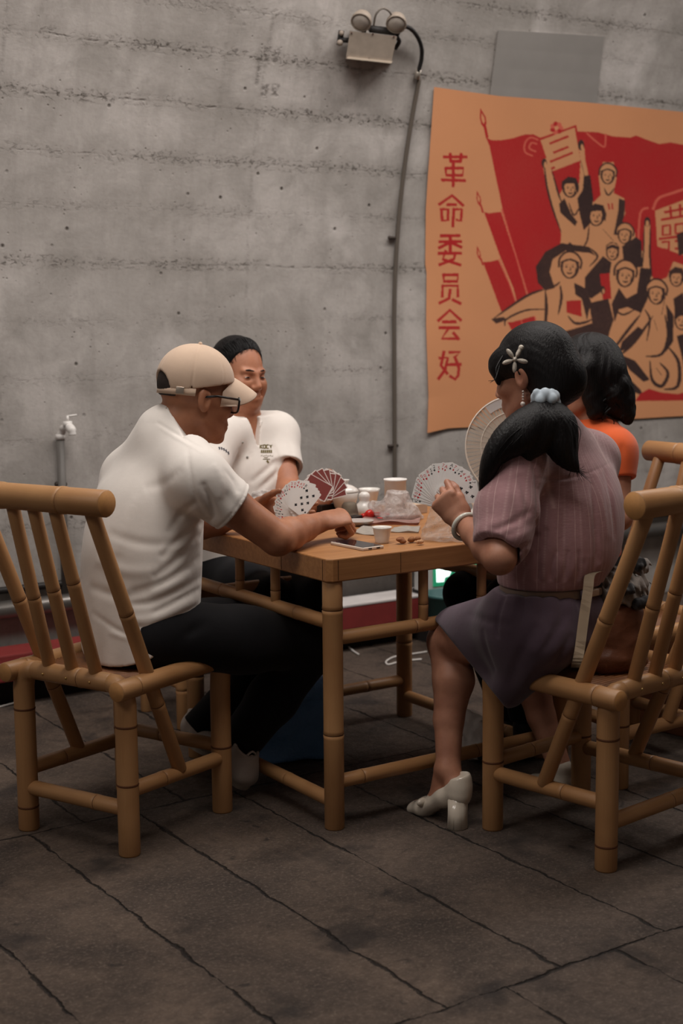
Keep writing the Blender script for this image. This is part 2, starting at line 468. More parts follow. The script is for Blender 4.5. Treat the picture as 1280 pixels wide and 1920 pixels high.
def chair_at(near, front, side, label, group):
    """near = rear leg nearest us, front = the front leg on the same side; side = +1 when that is the chair's right"""
    n, f = np.array(near), np.array(front)
    d = (f - n) / np.linalg.norm(f - n); right = np.array([d[1], -d[0]])
    o = n - right * side * CW / 2
    return (o[0], o[1], 0), math.atan2(d[1], d[0]) - math.pi / 2
G = 'bamboo chairs around the card table'
loc, rz = chair_at((-.514, .175), (-.151, .329), 1, '', G)
chair0 = make_chair(loc, rz, 'bamboo chair under the man in the beige cap, its back to us at left', G)
loc, rz = chair_at((.424, -.61), (.38, -.216), -1, '', G)
chair1 = copy_tree(chair0); chair1.location = loc; chair1.rotation_euler = (0, 0, rz)
chair1['label'] = 'bamboo chair under the woman in mauve, brown bag wedged against its slats'
chair2 = copy_tree(chair0)
chair2.location = (1.305, 0.0, 0); chair2.rotation_euler = (0, 0, math.radians(88))
chair2['label'] = 'bamboo chair of the woman in orange, its back rail furthest right'

# low stool of the man in the white polo, behind the table
S = empty('bamboo_stool', (0.30, 1.27, 0), 'low bamboo stool behind the table under the man in the printed white polo', 'stool')
for sx in (-1, 1):
    for sy in (-1, 1):
        pole('leg', (sx * .16, sy * .14, 0), (sx * .16, sy * .14, .34), .022, (.4,), S)
    pole('stretcher', (sx * .16, -.12, .15), (sx * .16, .12, .15), .016, (.5,), S)
    pole('seat_rail', (sx * .16, -.16, .35), (sx * .16, .16, .35), .02, (.4,), S)
bm = bmesh.new()
for k in range(20): bm_tube(bm, [(-.16, -.14 + .28 * k / 19, .36), (.16, -.14 + .28 * k / 19, .36)], .0075, 8)
from_bm('seat_panel', bm, SEATM, S, False)

# ================================================================== card table
TX, TY, TH, TA = .884, .857, .75, .063
T = empty('card_table', (TX / 2, TY / 2, 0), 'square bamboo table with a thick wooden top, strewn with cards and cups', 'table')
def wood_mat():
    g = NT('table wood')
    co = g.n('ShaderNodeTexCoord').outputs['Object']
    mp = g.n('ShaderNodeMapping', {'Vector': co, 'Scale': (2.0, 34, 34)}).outputs[0]
    f = g.ramp(g.noise(mp, 2.2, 5, 0.6, 0.6), 0.3, 0.7)
    sep = g.n('ShaderNodeSeparateXYZ', {0: co})
    pl = g.math('FRACT', g.math('DIVIDE', g.math('ADD', sep.outputs[1], 2.0), 0.14))
    ln = g.math('MULTIPLY', g.ramp(g.math('ABSOLUTE', g.math('SUBTRACT', pl, .5)), .488, .5), g.ramp(sep.outputs[2], .742, .747))
    c = g.mix(f, lin((150, 101, 60)), lin((178, 127, 80)))
    c = g.mix(g.math('MULTIPLY', ln, .6), c, lin((70, 42, 24)))
    g.link(c, g.b.inputs['Base Color']); g.b.inputs['Roughness'].default_value = .42
    g.bump(f, .08, .001)
    return g.m
WOOD = wood_mat()
bm = bmesh.new()
z0, z1, ch = TH - TA, TH, .014
out = [(ch, 0), (TX - ch, 0), (TX, ch), (TX, TY - ch), (TX - ch, TY), (ch, TY), (0, TY - ch), (0, ch)]
lo = [bm.verts.new((x - TX / 2, y - TY / 2, z0)) for x, y in out]; hi = [bm.verts.new((x - TX / 2, y - TY / 2, z1)) for x, y in out]
bm.faces.new(lo[::-1]); bm.faces.new(hi)
for i in range(8): bm.faces.new((lo[i], lo[(i + 1) % 8], hi[(i + 1) % 8], hi[i]))
bmesh.ops.bevel(bm, geom=[e for e in bm.edges if abs(e.verts[0].co.z - e.verts[1].co.z) < 1e-5], offset=.0035, segments=2, affect='EDGES', profile=.5)
o = from_bm('tabletop', bm, WOOD, T, False, smooth=False)
for (x, y, sx, sy) in ((.03, 0, .0018, .0012), (.235, 0, .0015, .0012), (0, .24, .0012, .0015), (TX - .03, 0, .0018, .0012), (0, .03, .0012, .0018)):
    bm = bmesh.new()                                # joint lines of the apron
    bm_box(bm, (x - TX / 2, y - TY / 2, TH - TA / 2), (sx, sy, TA - .009))
    from_bm('joint_line', bm, mat('dark joint', (62, 38, 22), .8), T, False, smooth=False)
c = .031
for (x, y) in ((c, c), (TX - c, c), (c, TY - c), (TX - c, TY - c)):
    pole('leg', (x - TX / 2, y - TY / 2, 0), (x - TX / 2, y - TY / 2, z0), .0275, (.385, .885), T)
for (a, b, z, nodes) in (((c, c), (c, TY - c), .570, (.22, .75)), ((TX - c, c), (TX - c, TY - c), .570, (.3, .7)), ((c, c), (TX - c, c), .528, (.33, .8)), ((c, TY - c), (TX - c, TY - c), .528, (.4, .8))):
    pole('upper_rail', (a[0] - TX / 2, a[1] - TY / 2, z), (b[0] - TX / 2, b[1] - TY / 2, z), .0195, nodes, T)
    for q in (.37, .625):
        x, y = a[0] + (b[0] - a[0]) * q - TX / 2, a[1] + (b[1] - a[1]) * q - TY / 2
        pole('short_post', (x, y, z + .012), (x, y, z0), .014, (.32,), T)
for (a, b, z, nodes) in (((c, c), (c, TY - c), .074, (.3, .75)), ((TX - c, c), (TX - c, TY - c), .074, (.3, .7)), ((c, c), (TX - c, c), .129, (.11, .6)), ((c, TY - c), (TX - c, TY - c), .129, (.4, .8))):
    pole('lower_rail', (a[0] - TX / 2, a[1] - TY / 2, z), (b[0] - TX / 2, b[1] - TY / 2, z), .0195, nodes, T)
# ================================================================== sculpting: smooth unions of tapered volumes, meshed by surface nets
F32 = np.float32
def smooth_path5(A, k):
    out = []
    for i in range(len(A) - 1):
        a, b, c, d = A[max(i - 1, 0)], A[i], A[i + 1], A[min(i + 2, len(A) - 1)]
        for j in range(k):
            t = j / k; out.append(0.5 * ((2 * b) + (c - a) * t + (2 * a - 5 * b + 4 * c - d) * t * t + (3 * b - a - 3 * c + d) * t ** 3))
    out.append(A[-1]); return out
def _n(v): v = np.asarray(v, float); return v / np.linalg.norm(v)
class Sculpt:
    def __init__(s): s.ops = []
    def add(s, f, lo, hi, k, sub=False): s.ops.append((f, np.array(lo, F32), np.array(hi, F32), k, sub))
    def cone(s, a, b, ra, rb, k=.012, sub=False):
        """round cone from a (radius ra) to b (radius rb)"""
        a, b = np.array(a, F32), np.array(b, F32); ba = b - a; L2 = float(ba @ ba) + 1e-12
        def f(P):
            q = P - a; t = np.clip((q @ ba) / L2, 0, 1)
            return np.linalg.norm(q - t[..., None] * ba, axis=-1) - (ra + (rb - ra) * t)
        R = max(ra, rb); s.add(f, np.minimum(a, b) - R, np.maximum(a, b) + R, k, sub)
    def chain(s, pts, rs, k=.012):
        for i in range(len(pts) - 1): s.cone(pts[i], pts[i + 1], rs[i], rs[i + 1], k)
    def oval(s, a, b, x, ra, rb, k=.02, sub=False, cap=1.0):
        """tapered limb of oval section: ra=(half width along x, half depth across)"""
        a, b = np.array(a, F32), np.array(b, F32); ba = b - a; L = float(np.linalg.norm(ba)); d = ba / L
        x = np.array(x, float); x = x - d * (x @ d); x = _n(x).astype(F32); y = np.cross(d, x).astype(F32)
        def f(P):
            q = P - a; h = q @ d; t = np.clip(h / L, 0, 1)
            ex = ra[0] + (rb[0] - ra[0]) * t; ey = ra[1] + (rb[1] - ra[1]) * t
            u, v, w = q @ x, q @ y, (h - t * L)
            m = np.minimum(ex, ey) * cap
            k0 = np.sqrt((u / ex) ** 2 + (v / ey) ** 2 + (w / m) ** 2) + 1e-9
            k1 = np.sqrt((u / ex ** 2) ** 2 + (v / ey ** 2) ** 2 + (w / m ** 2) ** 2) + 1e-9
            return k0 * (k0 - 1) / k1
        R = max(*ra, *rb); s.add(f, np.minimum(a, b) - R, np.maximum(a, b) + R, k, sub)
    def ell(s, c, r, M=None, k=.012, sub=False):
        c = np.array(c, F32); r = np.array(r, F32); M = (np.eye(3) if M is None else np.array(M)).astype(F32)
        def f(P):
            q = (P - c) @ M
            k0 = np.linalg.norm(q / r, axis=-1) + 1e-9; k1 = np.linalg.norm(q / (r * r), axis=-1) + 1e-9
            return k0 * (k0 - 1) / k1
        R = float(r.max()); s.add(f, c - R, c + R, k, sub)
    def loft(s, st, x, k=.03, rd=.03):
        """upright trunk: st = [(centre, half width along x, half depth)] at rising or falling heights, swept smoothly"""
        st = sorted(st, key=lambda q: q[0][2]); A = np.array([[*c, w, d] for c, w, d in st])
        T = np.array(smooth_path5(A, 10)); zs = T[:, 2]; o = np.argsort(zs); T, zs = T[o], zs[o]
        x = np.array([x[0], x[1], 0.0]); x = _n(x).astype(F32); y = np.array([-x[1], x[0], 0], F32)
        def f(P):
            z = np.clip(P[..., 2], zs[0], zs[-1]); q = [np.interp(z, zs, T[:, i]) for i in (0, 1, 3, 4)]
            dx, dy = P[..., 0] - q[0], P[..., 1] - q[1]; u, v = dx * x[0] + dy * x[1], dx * y[0] + dy * y[1]
            k0 = np.sqrt((u / q[2]) ** 2 + (v / q[3]) ** 2) + 1e-9; k1 = np.sqrt((u / q[2] ** 2) ** 2 + (v / q[3] ** 2) ** 2) + 1e-9
            d = k0 * (k0 - 1) / k1 + rd; e = np.maximum(P[..., 2] - zs[-1], zs[0] - P[..., 2]) + rd
            return (np.hypot(np.maximum(d, 0), np.maximum(e, 0)) + np.minimum(np.maximum(d, e), 0) - rd).astype(F32)
        R = np.array([T[:, 3:].max(), T[:, 3:].max(), 0]); s.add(f, T[:, :3].min(0) - R, T[:, :3].max(0) + R, k)
    def hit(s, px, py, t0=3.2, t1=5.4, step=.004):
        """first place on the sculpted surface along the line of sight"""
        t = np.arange(t0, t1, step); P = (CAM + t[:, None] * ray(px, py)).astype(F32)
        D = s.field(P[:, None, :], P - .03, P + .03)[:, 0]; i = np.nonzero(D < 0)[0]
        return None if len(i) == 0 else P[i[0]].astype(float)
    def folds(s, lst, t0=3.2, t1=5.4):
        """creases that lie on the surface: [(pixel polyline, depth, width)]; all are placed before any is cut"""
        segs = []
        for pts, dp, wd in lst:
            pp = smooth_path([(x, y, 0) for x, y in pts], 4) if len(pts) > 2 else [np.array((*pts[0], 0.)) + (np.array((*pts[1], 0.)) - np.array((*pts[0], 0.))) * q for q in np.linspace(0, 1, 5)]
            hs = [s.hit(q[0], q[1], t0, t1) for q in pp]
            pv = None
            for i, h in enumerate(hs):
                if h is None or (pv is not None and np.linalg.norm(h - pv) > .10): pv = h; continue
                if pv is not None: segs.append((pv, h, dp * (1 - .75 * abs(2 * (i - .5) / (len(hs) - 1) - 1) ** 2), wd))
                pv = h
        for a, b, dp, wd in segs: s.ridge(a, b, dp, wd)
    def ridge(s, a, b, depth, width):
        a, b = np.array(a, F32), np.array(b, F32); ba = b - a; L2 = float(ba @ ba) + 1e-12
        def f(P):
            q = P - a; t = (q @ ba) / L2; tc = np.clip(t, 0, 1)
            d2 = ((q - tc[..., None] * ba) ** 2).sum(-1); w = np.clip(np.minimum(t, 1 - t) + .5, 0, 1)
            return (depth * np.maximum(np.exp(-d2 / (width * width)) - .0022, 0) * w).astype(F32)
        s.warp(f, np.minimum(a, b) - width * 2.5, np.maximum(a, b) + width * 2.5)
    def box(s, c, h, M=None, rd=.004, k=.004, sub=False):
        c = np.array(c, F32); h = np.array(h, F32) - rd; M = (np.eye(3) if M is None else np.array(M)).astype(F32)
        def f(P):
            q = np.abs((P - c) @ M) - h
            return np.linalg.norm(np.maximum(q, 0), axis=-1) + np.minimum(q.max(-1), 0) - rd
        R = float(np.linalg.norm(h)) + rd; s.add(f, c - R, c + R, k, sub)
    def cut(s, c, n, k=.004, box=None):
        """remove everything on the +n side of the plane through c (within box: lo, hi)"""
        c = np.array(c, F32); n = _n(n).astype(F32)
        lo, hi = box if box else ((-9, -9, -9), (9, 9, 9))
        lo, hi = np.array(lo, F32), np.array(hi, F32)
        def f(P):
            d = -((P - c) @ n)
            if box:
                q = np.abs(P - (lo + hi) / 2) - (hi - lo) / 2
                d = np.maximum(d, q.max(-1))
            return d
        s.add(f, lo, hi, k, True)
    def warp(s, f, lo, hi):
        """f(P) is added to the distance (folds)"""
        s.ops.append((f, np.array(lo, F32), np.array(hi, F32), None, False))
    def crease(s, a, b, depth, width):
        a, b = np.array(a, F32), np.array(b, F32); ba = b - a; L2 = float(ba @ ba) + 1e-12
        def f(P):
            q = P - a; t = np.clip((q @ ba) / L2, 0, 1)
            d2 = ((q - t[..., None] * ba) ** 2).sum(-1)
            return (depth * np.maximum(np.exp(-d2 / (width * width)) - .0022, 0) * (1 - .8 * np.abs(2 * t - 1) ** 3)).astype(F32)
        s.warp(f, np.minimum(a, b) - width * 2.5, np.maximum(a, b) + width * 2.5)
    def field(s, P, lo, hi):
        """P (n, m, 3); lo, hi (n, 3) bounds of each block"""
        D = np.full(P.shape[:2], 1.0, F32)
        for f, a, b, k, sub in s.ops:
            mg = 0.025 + 1.7 * (k or 0)
            ix = np.nonzero(((lo < b + mg) & (hi > a - mg)).all(1))[0]
            for c in range(0, len(ix), 3000):
                j = ix[c:c + 3000]; d = D[j]; v = f(P[j])
                if k is None: D[j] = d + v; continue
                if sub:
                    v = -v; h = np.maximum(k - np.abs(d - v), 0) / k; D[j] = np.maximum(d, v) + h * h * k * .25
                else:
                    h = np.maximum(k - np.abs(d - v), 0) / k; D[j] = np.minimum(d, v) - h * h * k * .25
        return D
    def mesh(s, vox=.004, lo=None, hi=None):
        pos = [o for o in s.ops if o[3] is not None and not o[4]]
        if lo is None: lo = np.min([o[1] for o in pos], axis=0) - .02
        if hi is None: hi = np.max([o[2] for o in pos], axis=0) + .02
        B = 8; bs = B * vox
        nb = np.ceil((np.array(hi) - lo) / bs).astype(int)
        I = np.stack(np.meshgrid(*[np.arange(n) for n in nb], indexing='ij'), -1).reshape(-1, 3)
        blo = (lo + I * bs).astype(F32); bc = blo + bs / 2
        dc = s.field(bc[:, None, :], bc - .6 * bs, bc + .6 * bs)[:, 0]
        keep = np.abs(dc) < bs * 2.6
        I, blo = I[keep], blo[keep]
        o = np.arange(B + 1) * vox
        off = np.stack(np.meshgrid(o, o, o, indexing='ij'), -1).reshape(-1, 3).astype(F32)
        D = np.empty((len(I), (B + 1) ** 3), F32)
        for c in range(0, len(I), 2000):
            bl = blo[c:c + 2000]
            D[c:c + 2000] = s.field(bl[:, None, :] + off[None], bl, bl + bs)
        D = D.reshape(-1, B + 1, B + 1, B + 1)
        S = D < 0
        cnt = np.zeros((len(I), B, B, B), np.int8)
        for x in (0, 1):
            for y in (0, 1):
                for z in (0, 1): cnt += S[:, x:B + x, y:B + y, z:B + z]
        act = np.nonzero((cnt > 0) & (cnt < 8))
        b, i, j, k = act
        acc = np.zeros((len(b), 3)); num = np.zeros(len(b))
        cor = [(x, y, z) for x in (0, 1) for y in (0, 1) for z in (0, 1)]
        for p in range(8):
            for ax in range(3):
                if cor[p][ax]: continue
                q = list(cor[p]); q[ax] = 1
                d0 = D[b, i + cor[p][0], j + cor[p][1], k + cor[p][2]]; d1 = D[b, i + q[0], j + q[1], k + q[2]]
                mk = (d0 < 0) != (d1 < 0)
                t = np.where(mk, d0 / np.where(mk, d0 - d1, 1), 0)
                pt = np.tile(np.array(cor[p], float), (len(b), 1)); pt[:, ax] += t
                acc += pt * mk[:, None]; num += mk
        G = I[b] * B + np.stack([i, j, k], 1)
        verts = np.asarray(lo) + (G + acc / num[:, None]) * vox
        N = nb * B + 2
        key = (G[:, 0] * N[1] + G[:, 1]) * N[2] + G[:, 2]
        order = np.argsort(key); sk = key[order]
        def find(Gq):
            kq = (Gq[:, 0] * N[1] + Gq[:, 1]) * N[2] + Gq[:, 2]
            ps = np.clip(np.searchsorted(sk, kq), 0, len(sk) - 1)
            return np.where(sk[ps] == kq, order[ps], -1)
        faces = []
        s0 = S[b, i, j, k]
        for ax in range(3):
            e = [0, 0, 0]; e[ax] = 1
            s1 = S[b, i + e[0], j + e[1], k + e[2]]
            u, v = np.eye(3, dtype=int)[(ax + 1) % 3], np.eye(3, dtype=int)[(ax + 2) % 3]
            for flag in (True, False):
                mk = (s0 == flag) & (s1 != flag)
                g = G[mk]
                q = np.stack([find(g), find(g - u), find(g - u - v), find(g - v)], 1)
                q = q[(q >= 0).all(1)]
                faces.append(q if flag else q[:, ::-1])
        F = np.concatenate(faces)
        return verts, F
def relax(verts, F, it=2, lam=.5):
    E = np.concatenate([F[:, [0, 1]], F[:, [1, 2]], F[:, [2, 3]], F[:, [3, 0]]])
    n = len(verts); deg = np.bincount(E[:, 0], minlength=n) + np.bincount(E[:, 1], minlength=n)
    for i in range(it * 2):
        a = np.zeros_like(verts)
        for c in range(3):
            a[:, c] = np.bincount(E[:, 0], verts[E[:, 1], c], n) + np.bincount(E[:, 1], verts[E[:, 0], c], n)
        a /= np.maximum(deg, 1)[:, None]
        verts = verts + (a - verts) * (lam if i % 2 == 0 else -lam * .95)
    return verts
def sculpt_obj(name, s, mats, parent, vox=.004, paint=None, it=1, lo=None, hi=None, loose=None):
    v, F = s.mesh(vox, lo, hi)
    v = relax(v, F, it)
    if paint is not None: mi = paint(v[F].mean(1))
    me = bpy.data.meshes.new(name)
    me.vertices.add(len(v)); me.vertices.foreach_set('co', v.astype(F32).ravel())
    me.loops.add(F.size); me.loops.foreach_set('vertex_index', F.astype(np.int32).ravel())
    me.polygons.add(len(F)); me.polygons.foreach_set('loop_start', np.arange(0, F.size, 4, dtype=np.int32))
    me.polygons.foreach_set('loop_total', np.full(len(F), 4, np.int32))
    me.update(calc_edges=True)
    if paint is not None: me.polygons.foreach_set('material_index', mi.astype(np.int32))
    me.polygons.foreach_set('use_smooth', np.ones(len(F), bool))
    me.validate()
    bm = bmesh.new(); bm.from_mesh(me)
    be = [e for e in bm.edges if len(e.link_faces) == 1]
    if be:
        r = bmesh.ops.holes_fill(bm, edges=be, sides=16)
        for f in r['faces']: f.smooth = True
        bm.to_mesh(me)
    bm.free()
    return link_mesh(name, me, mats, parent)

# ------------------------------------------------------------------ anatomy
class Head:
    """head frame: x to the person's right, y forwards (face), z up; c = middle of the head (height 0.235)"""
    def __init__(h, c, face, up=(0, 0, 1), sc=1.0):
        y = _n(face); z = np.array(up, float); z = _n(z - y * (z @ y)); x = np.cross(y, z)
        h.M = np.stack([x, y, z], 1); h.c = np.array(c, float); h.s = sc
    def __call__(h, x, y, z): return h.c + h.M @ (np.array([x, y, z]) * h.s)
    def d(h, x, y, z): return h.M @ np.array([x, y, z], float)
def sculpt_head(s, h, ears=True, smile=False, fem=False, full=0):
    r = lambda *a: tuple(v * h.s for v in a); q = h.s
    s.ell(h(0, -.018, .035), r(.077, .097, .088), h.M, .02)
    s.ell(h(0, .022, -.022), r(.064 if not fem else .060, .074, .085), h.M, .03)
    s.ell(h(0, .042, -.082), r(.044 if not fem else .038, .046, .034), h.M, .03)
    for e in (-1, 1):
        s.cone(h(e * .052, -.002, -.058), h(e * .024, .062, -.094), .017 * q, .014 * q, .025)
        s.ell(h(e * .040, .064, -.022), r(.021, .020, .017), h.M, .025)
        s.cone(h(e * .014, .088, .019), h(e * .043, .074, .022), .007 * q, .007 * q, .014)
        s.ell(h(e * .032, .095, .002), r(.019, .013, .0105), h.M, .010, sub=True)
        s.ell(h(e * .032, .0745, .0015), r(.0155, .0135, .0105), h.M, .004)
        s.ell(h(e * .013, .096, -.034), r(.0085, .010, .0075), h.M, .006)
        if ears:
            s.ell(h(e * .078, -.012, -.006), r(.008, .019, .031), h.M, .006)
            s.ell(h(e * .080, -.022, .000), r(.008, .012, .026), h.M, .006)
            s.ell(h(e * .0865, -.008, -.004), r(.006, .010, .017), h.M, .004, sub=True)
    s.cone(h(0, .088, .012), h(0, .107, -.027), .0075 * q, .0115 * q, .012)
    s.ell(h(0, .084, -.066), r(.027, .016, .017), h.M, .018)
    if full:
        for e in (-1, 1): s.ell(h(e * .042, .050, -.045), r(.028, .030, .032), h.M, .025)
        s.ell(h(0, .045, -.085), r(.048, .042, .034), h.M, .03)
    up = .004 if smile else 0
    for e in (-1, 1):
        s.cone(h(0, .0985, -.0605), h(e * .021, .088, -.0635 + up), .0048 * q, .003 * q, .004)
        s.cone(h(0, .0975, -.0715), h(e * .019, .088, -.068 + up), .0062 * q, .003 * q, .005)
        s.cone(h(0, .107, -.0655), h(e * .024, .093, -.0655 + up), .0022 * q, .0016 * q, .002, sub=True)
        if smile: s.cone(h(e * .024, .094, -.036), h(e * .033, .083, -.062), .003 * q, .002 * q, .008, sub=True)
    s.ell(h(0, .080, -.102), r(.019, .017, .015), h.M, .016)
def hand(s, w, f, n, t, curl=(.5, .6, .7, .8), spread=.06, thumb=(.5, .75, .35), sc=1.0, tcurl=.35, bend=(1, 1, .7)):
    """w wrist, f towards the fingers, n the way the palm faces, t the thumb side"""
    f = _n(f); n = np.array(n, float); n = _n(n - f * (n @ f)); t0 = np.array(t, float)
    sd = np.cross(f, n); sd = sd if sd @ t0 > 0 else -sd
    P = lambda a, b, c: np.array(w) + (f * a + sd * b + n * c) * sc
    s.oval(P(-.02, 0, 0), P(.03, 0, 0), sd, (.026 * sc, .019 * sc), (.034 * sc, .016 * sc), .015)
    s.oval(P(.03, 0, 0), P(.082, -.002, 0), sd, (.036 * sc, .0145 * sc), (.039 * sc, .0125 * sc), .012)
    s.cone(P(.02, .026, .006), P(.055, .033, .008), .015 * sc, .012 * sc, .012)
    base = ((.086, .030), (.092, .010), (.089, -.011), (.081, -.030))
    lens = ((.042, .026, .021), (.047, .030, .022), (.043, .028, .021), (.034, .021, .019))
    for q, ((a, b), ls) in enumerate(zip(base, lens)):
        p = P(a - .012, b, 0); ang = 0; dr = f + sd * spread * (1.5 - q); dr = _n(dr)
        r = (.0098, .0090, .0082, .0068) if q < 3 else (.0085, .0078, .0072, .006)
        for sgm, L in enumerate(ls):
            ang += curl[q] * bend[sgm] * (.75 if sgm == 0 else 1.0)
            d = dr * math.cos(ang) + n * math.sin(ang)
            e = p + d * (L + (.012 if sgm == 0 else 0)) * sc
            s.cone(p, e, r[sgm] * sc, r[sgm + 1] * sc, .0035); p = e
    d = _n(f * thumb[1] + sd * thumb[0] + n * thumb[2]); p = P(.018, .024, .006)
    for L, ra, rb in ((.040, .0135, .0110), (.033, .0108, .0096), (.026, .0096, .0074)):
        e = p + d * L * sc; s.cone(p, e, ra * sc, rb * sc, .005); p = e
        d = _n(d + (n * .6 + f * .5 - sd * .5) * tcurl)
def arm(s, sh, el, wr, r=(.052, .044, .041, .027), k=.012):
    """upper arm and forearm with the muscle swell; r: shoulder, elbow, forearm belly, wrist"""
    sh, el, wr = map(np.array, (sh, el, wr))
    m = sh + (el - sh) * .45
    s.cone(sh, m, r[0], r[0] * .93, k); s.cone(m, el, r[0] * .93, r[1] * .92, k)
    b = el + (wr - el) * .28; c = el + (wr - el) * .65
    s.cone(el, b, r[1] * .92, r[2], k); s.cone(b, c, r[2], r[2] * .80, k); s.cone(c, wr, r[2] * .80, r[3], k)
def leg_lower(s, kn, an, r=(.055, .058, .034), back=None, k=.014):
    kn, an = np.array(kn), np.array(an); b = kn + (an - kn) * .30
    if back is not None: b = b + _n(back) * .018
    c = kn + (an - kn) * .62
    s.cone(kn, b, r[0], r[1], k); s.cone(b, c, r[1], r[1] * .72, k); s.cone(c, an, r[1] * .72, r[2], k)
def comb(c, axis, ref, amp, seed, lo=160, hi=640, wave=.0, wf=60, n=9):
    """fine uneven combed ridges running away from axis c+axis (angle about it), for hair"""
    c = np.array(c, F32); axis = _n(axis).astype(F32); a = np.array(ref, float); a = _n(a - axis * (a @ axis)).astype(F32); b = np.cross(axis, a).astype(F32)
    rr = np.random.RandomState(seed); K = rr.uniform(lo, hi, n).astype(F32); ph = rr.uniform(0, 6.3, n).astype(F32)
    def f(P):
        q = P - c; h = q @ axis; ang = np.arctan2(q @ b, q @ a) * .085 + wave * np.sin(h * wf + 1.7 * np.sin(h * wf * .37 + 2)); d = 0
        for k, p in zip(K, ph): d = d + np.sin(ang * k + p + h * k * .06)
        return (amp * d / n ** .5).astype(F32)
    return f
def clump(a, b, droop, r):
    return smooth_path([a, (np.array(a) + b) / 2 + droop, b], 6)
def skin_mat(name, col, dk):
    g = NT(name)
    co = g.n('ShaderNodeTexCoord').outputs['Object']
    f = g.ramp(g.noise(co, 14, 5, .6), .3, .7); f2 = g.ramp(g.noise(co, 90, 3, .6), .4, .75)
    c = g.mix(f, lin(dk), lin(col)); c = g.mix(g.math('MULTIPLY', f2, .22), c, lin(dk))
    g.link(c, g.b.inputs['Base Color'])
    g.b.inputs['Roughness'].default_value = .5
    g.b.inputs['Specular IOR Level'].default_value = .4
    g.b.inputs['Subsurface Weight'].default_value = .12
    g.b.inputs['Subsurface Radius'].default_value = (.010, .004, .002)
    g.b.inputs['Subsurface Scale'].default_value = .6
    g.bump(g.noise(co, 260, 3, .6), .12, .001)
    return g.m
def cloth_mat(name, col, var=.06, weave=900, bump=.25, rough=.85, sheen=.2):
    g = NT(name)
    co = g.n('ShaderNodeTexCoord').outputs['Object']
    f = g.ramp(g.noise(co, 9, 5, .6), .3, .7); c = lin(col)
    g.link(g.mix(f, tuple(v * (1 - var) for v in c), tuple(min(1, v * (1 + var)) for v in c)), g.b.inputs['Base Color'])
    g.b.inputs['Roughness'].default_value = rough; g.b.inputs['Specular IOR Level'].default_value = .2
    g.b.inputs['Sheen Weight'].default_value = sheen
    h = g.math('ADD', g.math('MULTIPLY', g.noise(co, weave, 2, .5), .4), g.noise(co, 26, 4, .6))
    g.bump(h, bump, .003)
    return g.m
def hair_mat(name, col, stretch=(1, 1, .12), rough=.5):
    g = NT(name)
    co = g.n('ShaderNodeTexCoord').outputs['Object']
    mp = g.n('ShaderNodeMapping', {'Vector': co, 'Scale': stretch}).outputs[0]
    f = g.ramp(g.noise(mp, 260, 3, .6), .3, .7); c = lin(col)
    g.link(g.mix(f, tuple(v * .6 for v in c), tuple(v * 1.5 for v in c)), g.b.inputs['Base Color'])
    g.b.inputs['Roughness'].default_value = rough; g.b.inputs['Specular IOR Level'].default_value = .22
    g.bump(f, .5, .002)
    return g.m
HAIR = hair_mat('black hair', (14, 11, 12), (1, 1, .10))
EYEW = mat('eye white', (205, 198, 190), .25)
EYED = mat('dark iris', (30, 20, 15), .15)
# ================================================================== people
FH = _n(np.array([FW[0], FW[1], 0])); RH = _n(np.array([RT[0], RT[1], 0])); ZZ = np.array([0, 0, 1.0])
def vec(lat, dep, up=0.0): return lat * RH + dep * FH + up * ZZ       # sideways, away, up
def L3(a, b, t): return np.array(a) + (np.array(b) - np.array(a)) * t
SKIN1 = skin_mat('tanned skin', (176, 122, 92), (150, 98, 72))
SKIN2 = skin_mat('warm skin', (186, 128, 98), (160, 104, 78))
SKIN3 = skin_mat('fair skin', (184, 132, 106), (158, 106, 84))
WHITE = cloth_mat('white cotton knit', (226, 219, 212), .04)
BLACK = cloth_mat('black trouser cloth', (17, 16, 19), .1, sheen=.05)
BROW = mat('black brow', (28, 22, 20), .8)
def mesh_part(name, bm, m, parent): return from_bm(name, bm, m, parent)
def eyes(h, parent, look=(0, 1, 0)):
    for e in (-1, 1):
        bm = bmesh.new()
        M = Matrix([[*h.M[i], 0] for i in range(3)] + [[0, 0, 0, 1]])
        bmesh.ops.create_uvsphere(bm, u_segments=16, v_segments=10, radius=1, matrix=Matrix.Translation(V(h(e * .032, .0795, .0015))) @ M @ Matrix.Diagonal((.0125 * h.s, .0098 * h.s, .0042 * h.s, 1)))
        d = V(h.d(*look)).normalized()
        for f in bm.faces:
            q = (f.calc_center_median() - V(h(e * .032 + look[0] * .006, .0795 + .009, .0015)))
            f.material_index = 1 if q.length < .0062 * h.s else 0
        from_bm('eye', bm, [EYEW, EYED], parent)
def brows(h, parent):
    for e in (-1, 1):
        bm = bmesh.new()
        bm_tube(bm, smooth_path([h(e * .014, .0935, .0235), h(e * .030, .089, .0270), h(e * .049, .073, .0215)], 5), [.0022] * 5 + [.003] * 3 + [.002] * 2 + [.0012], 8)
        from_bm('eyebrow', bm, BROW, parent)

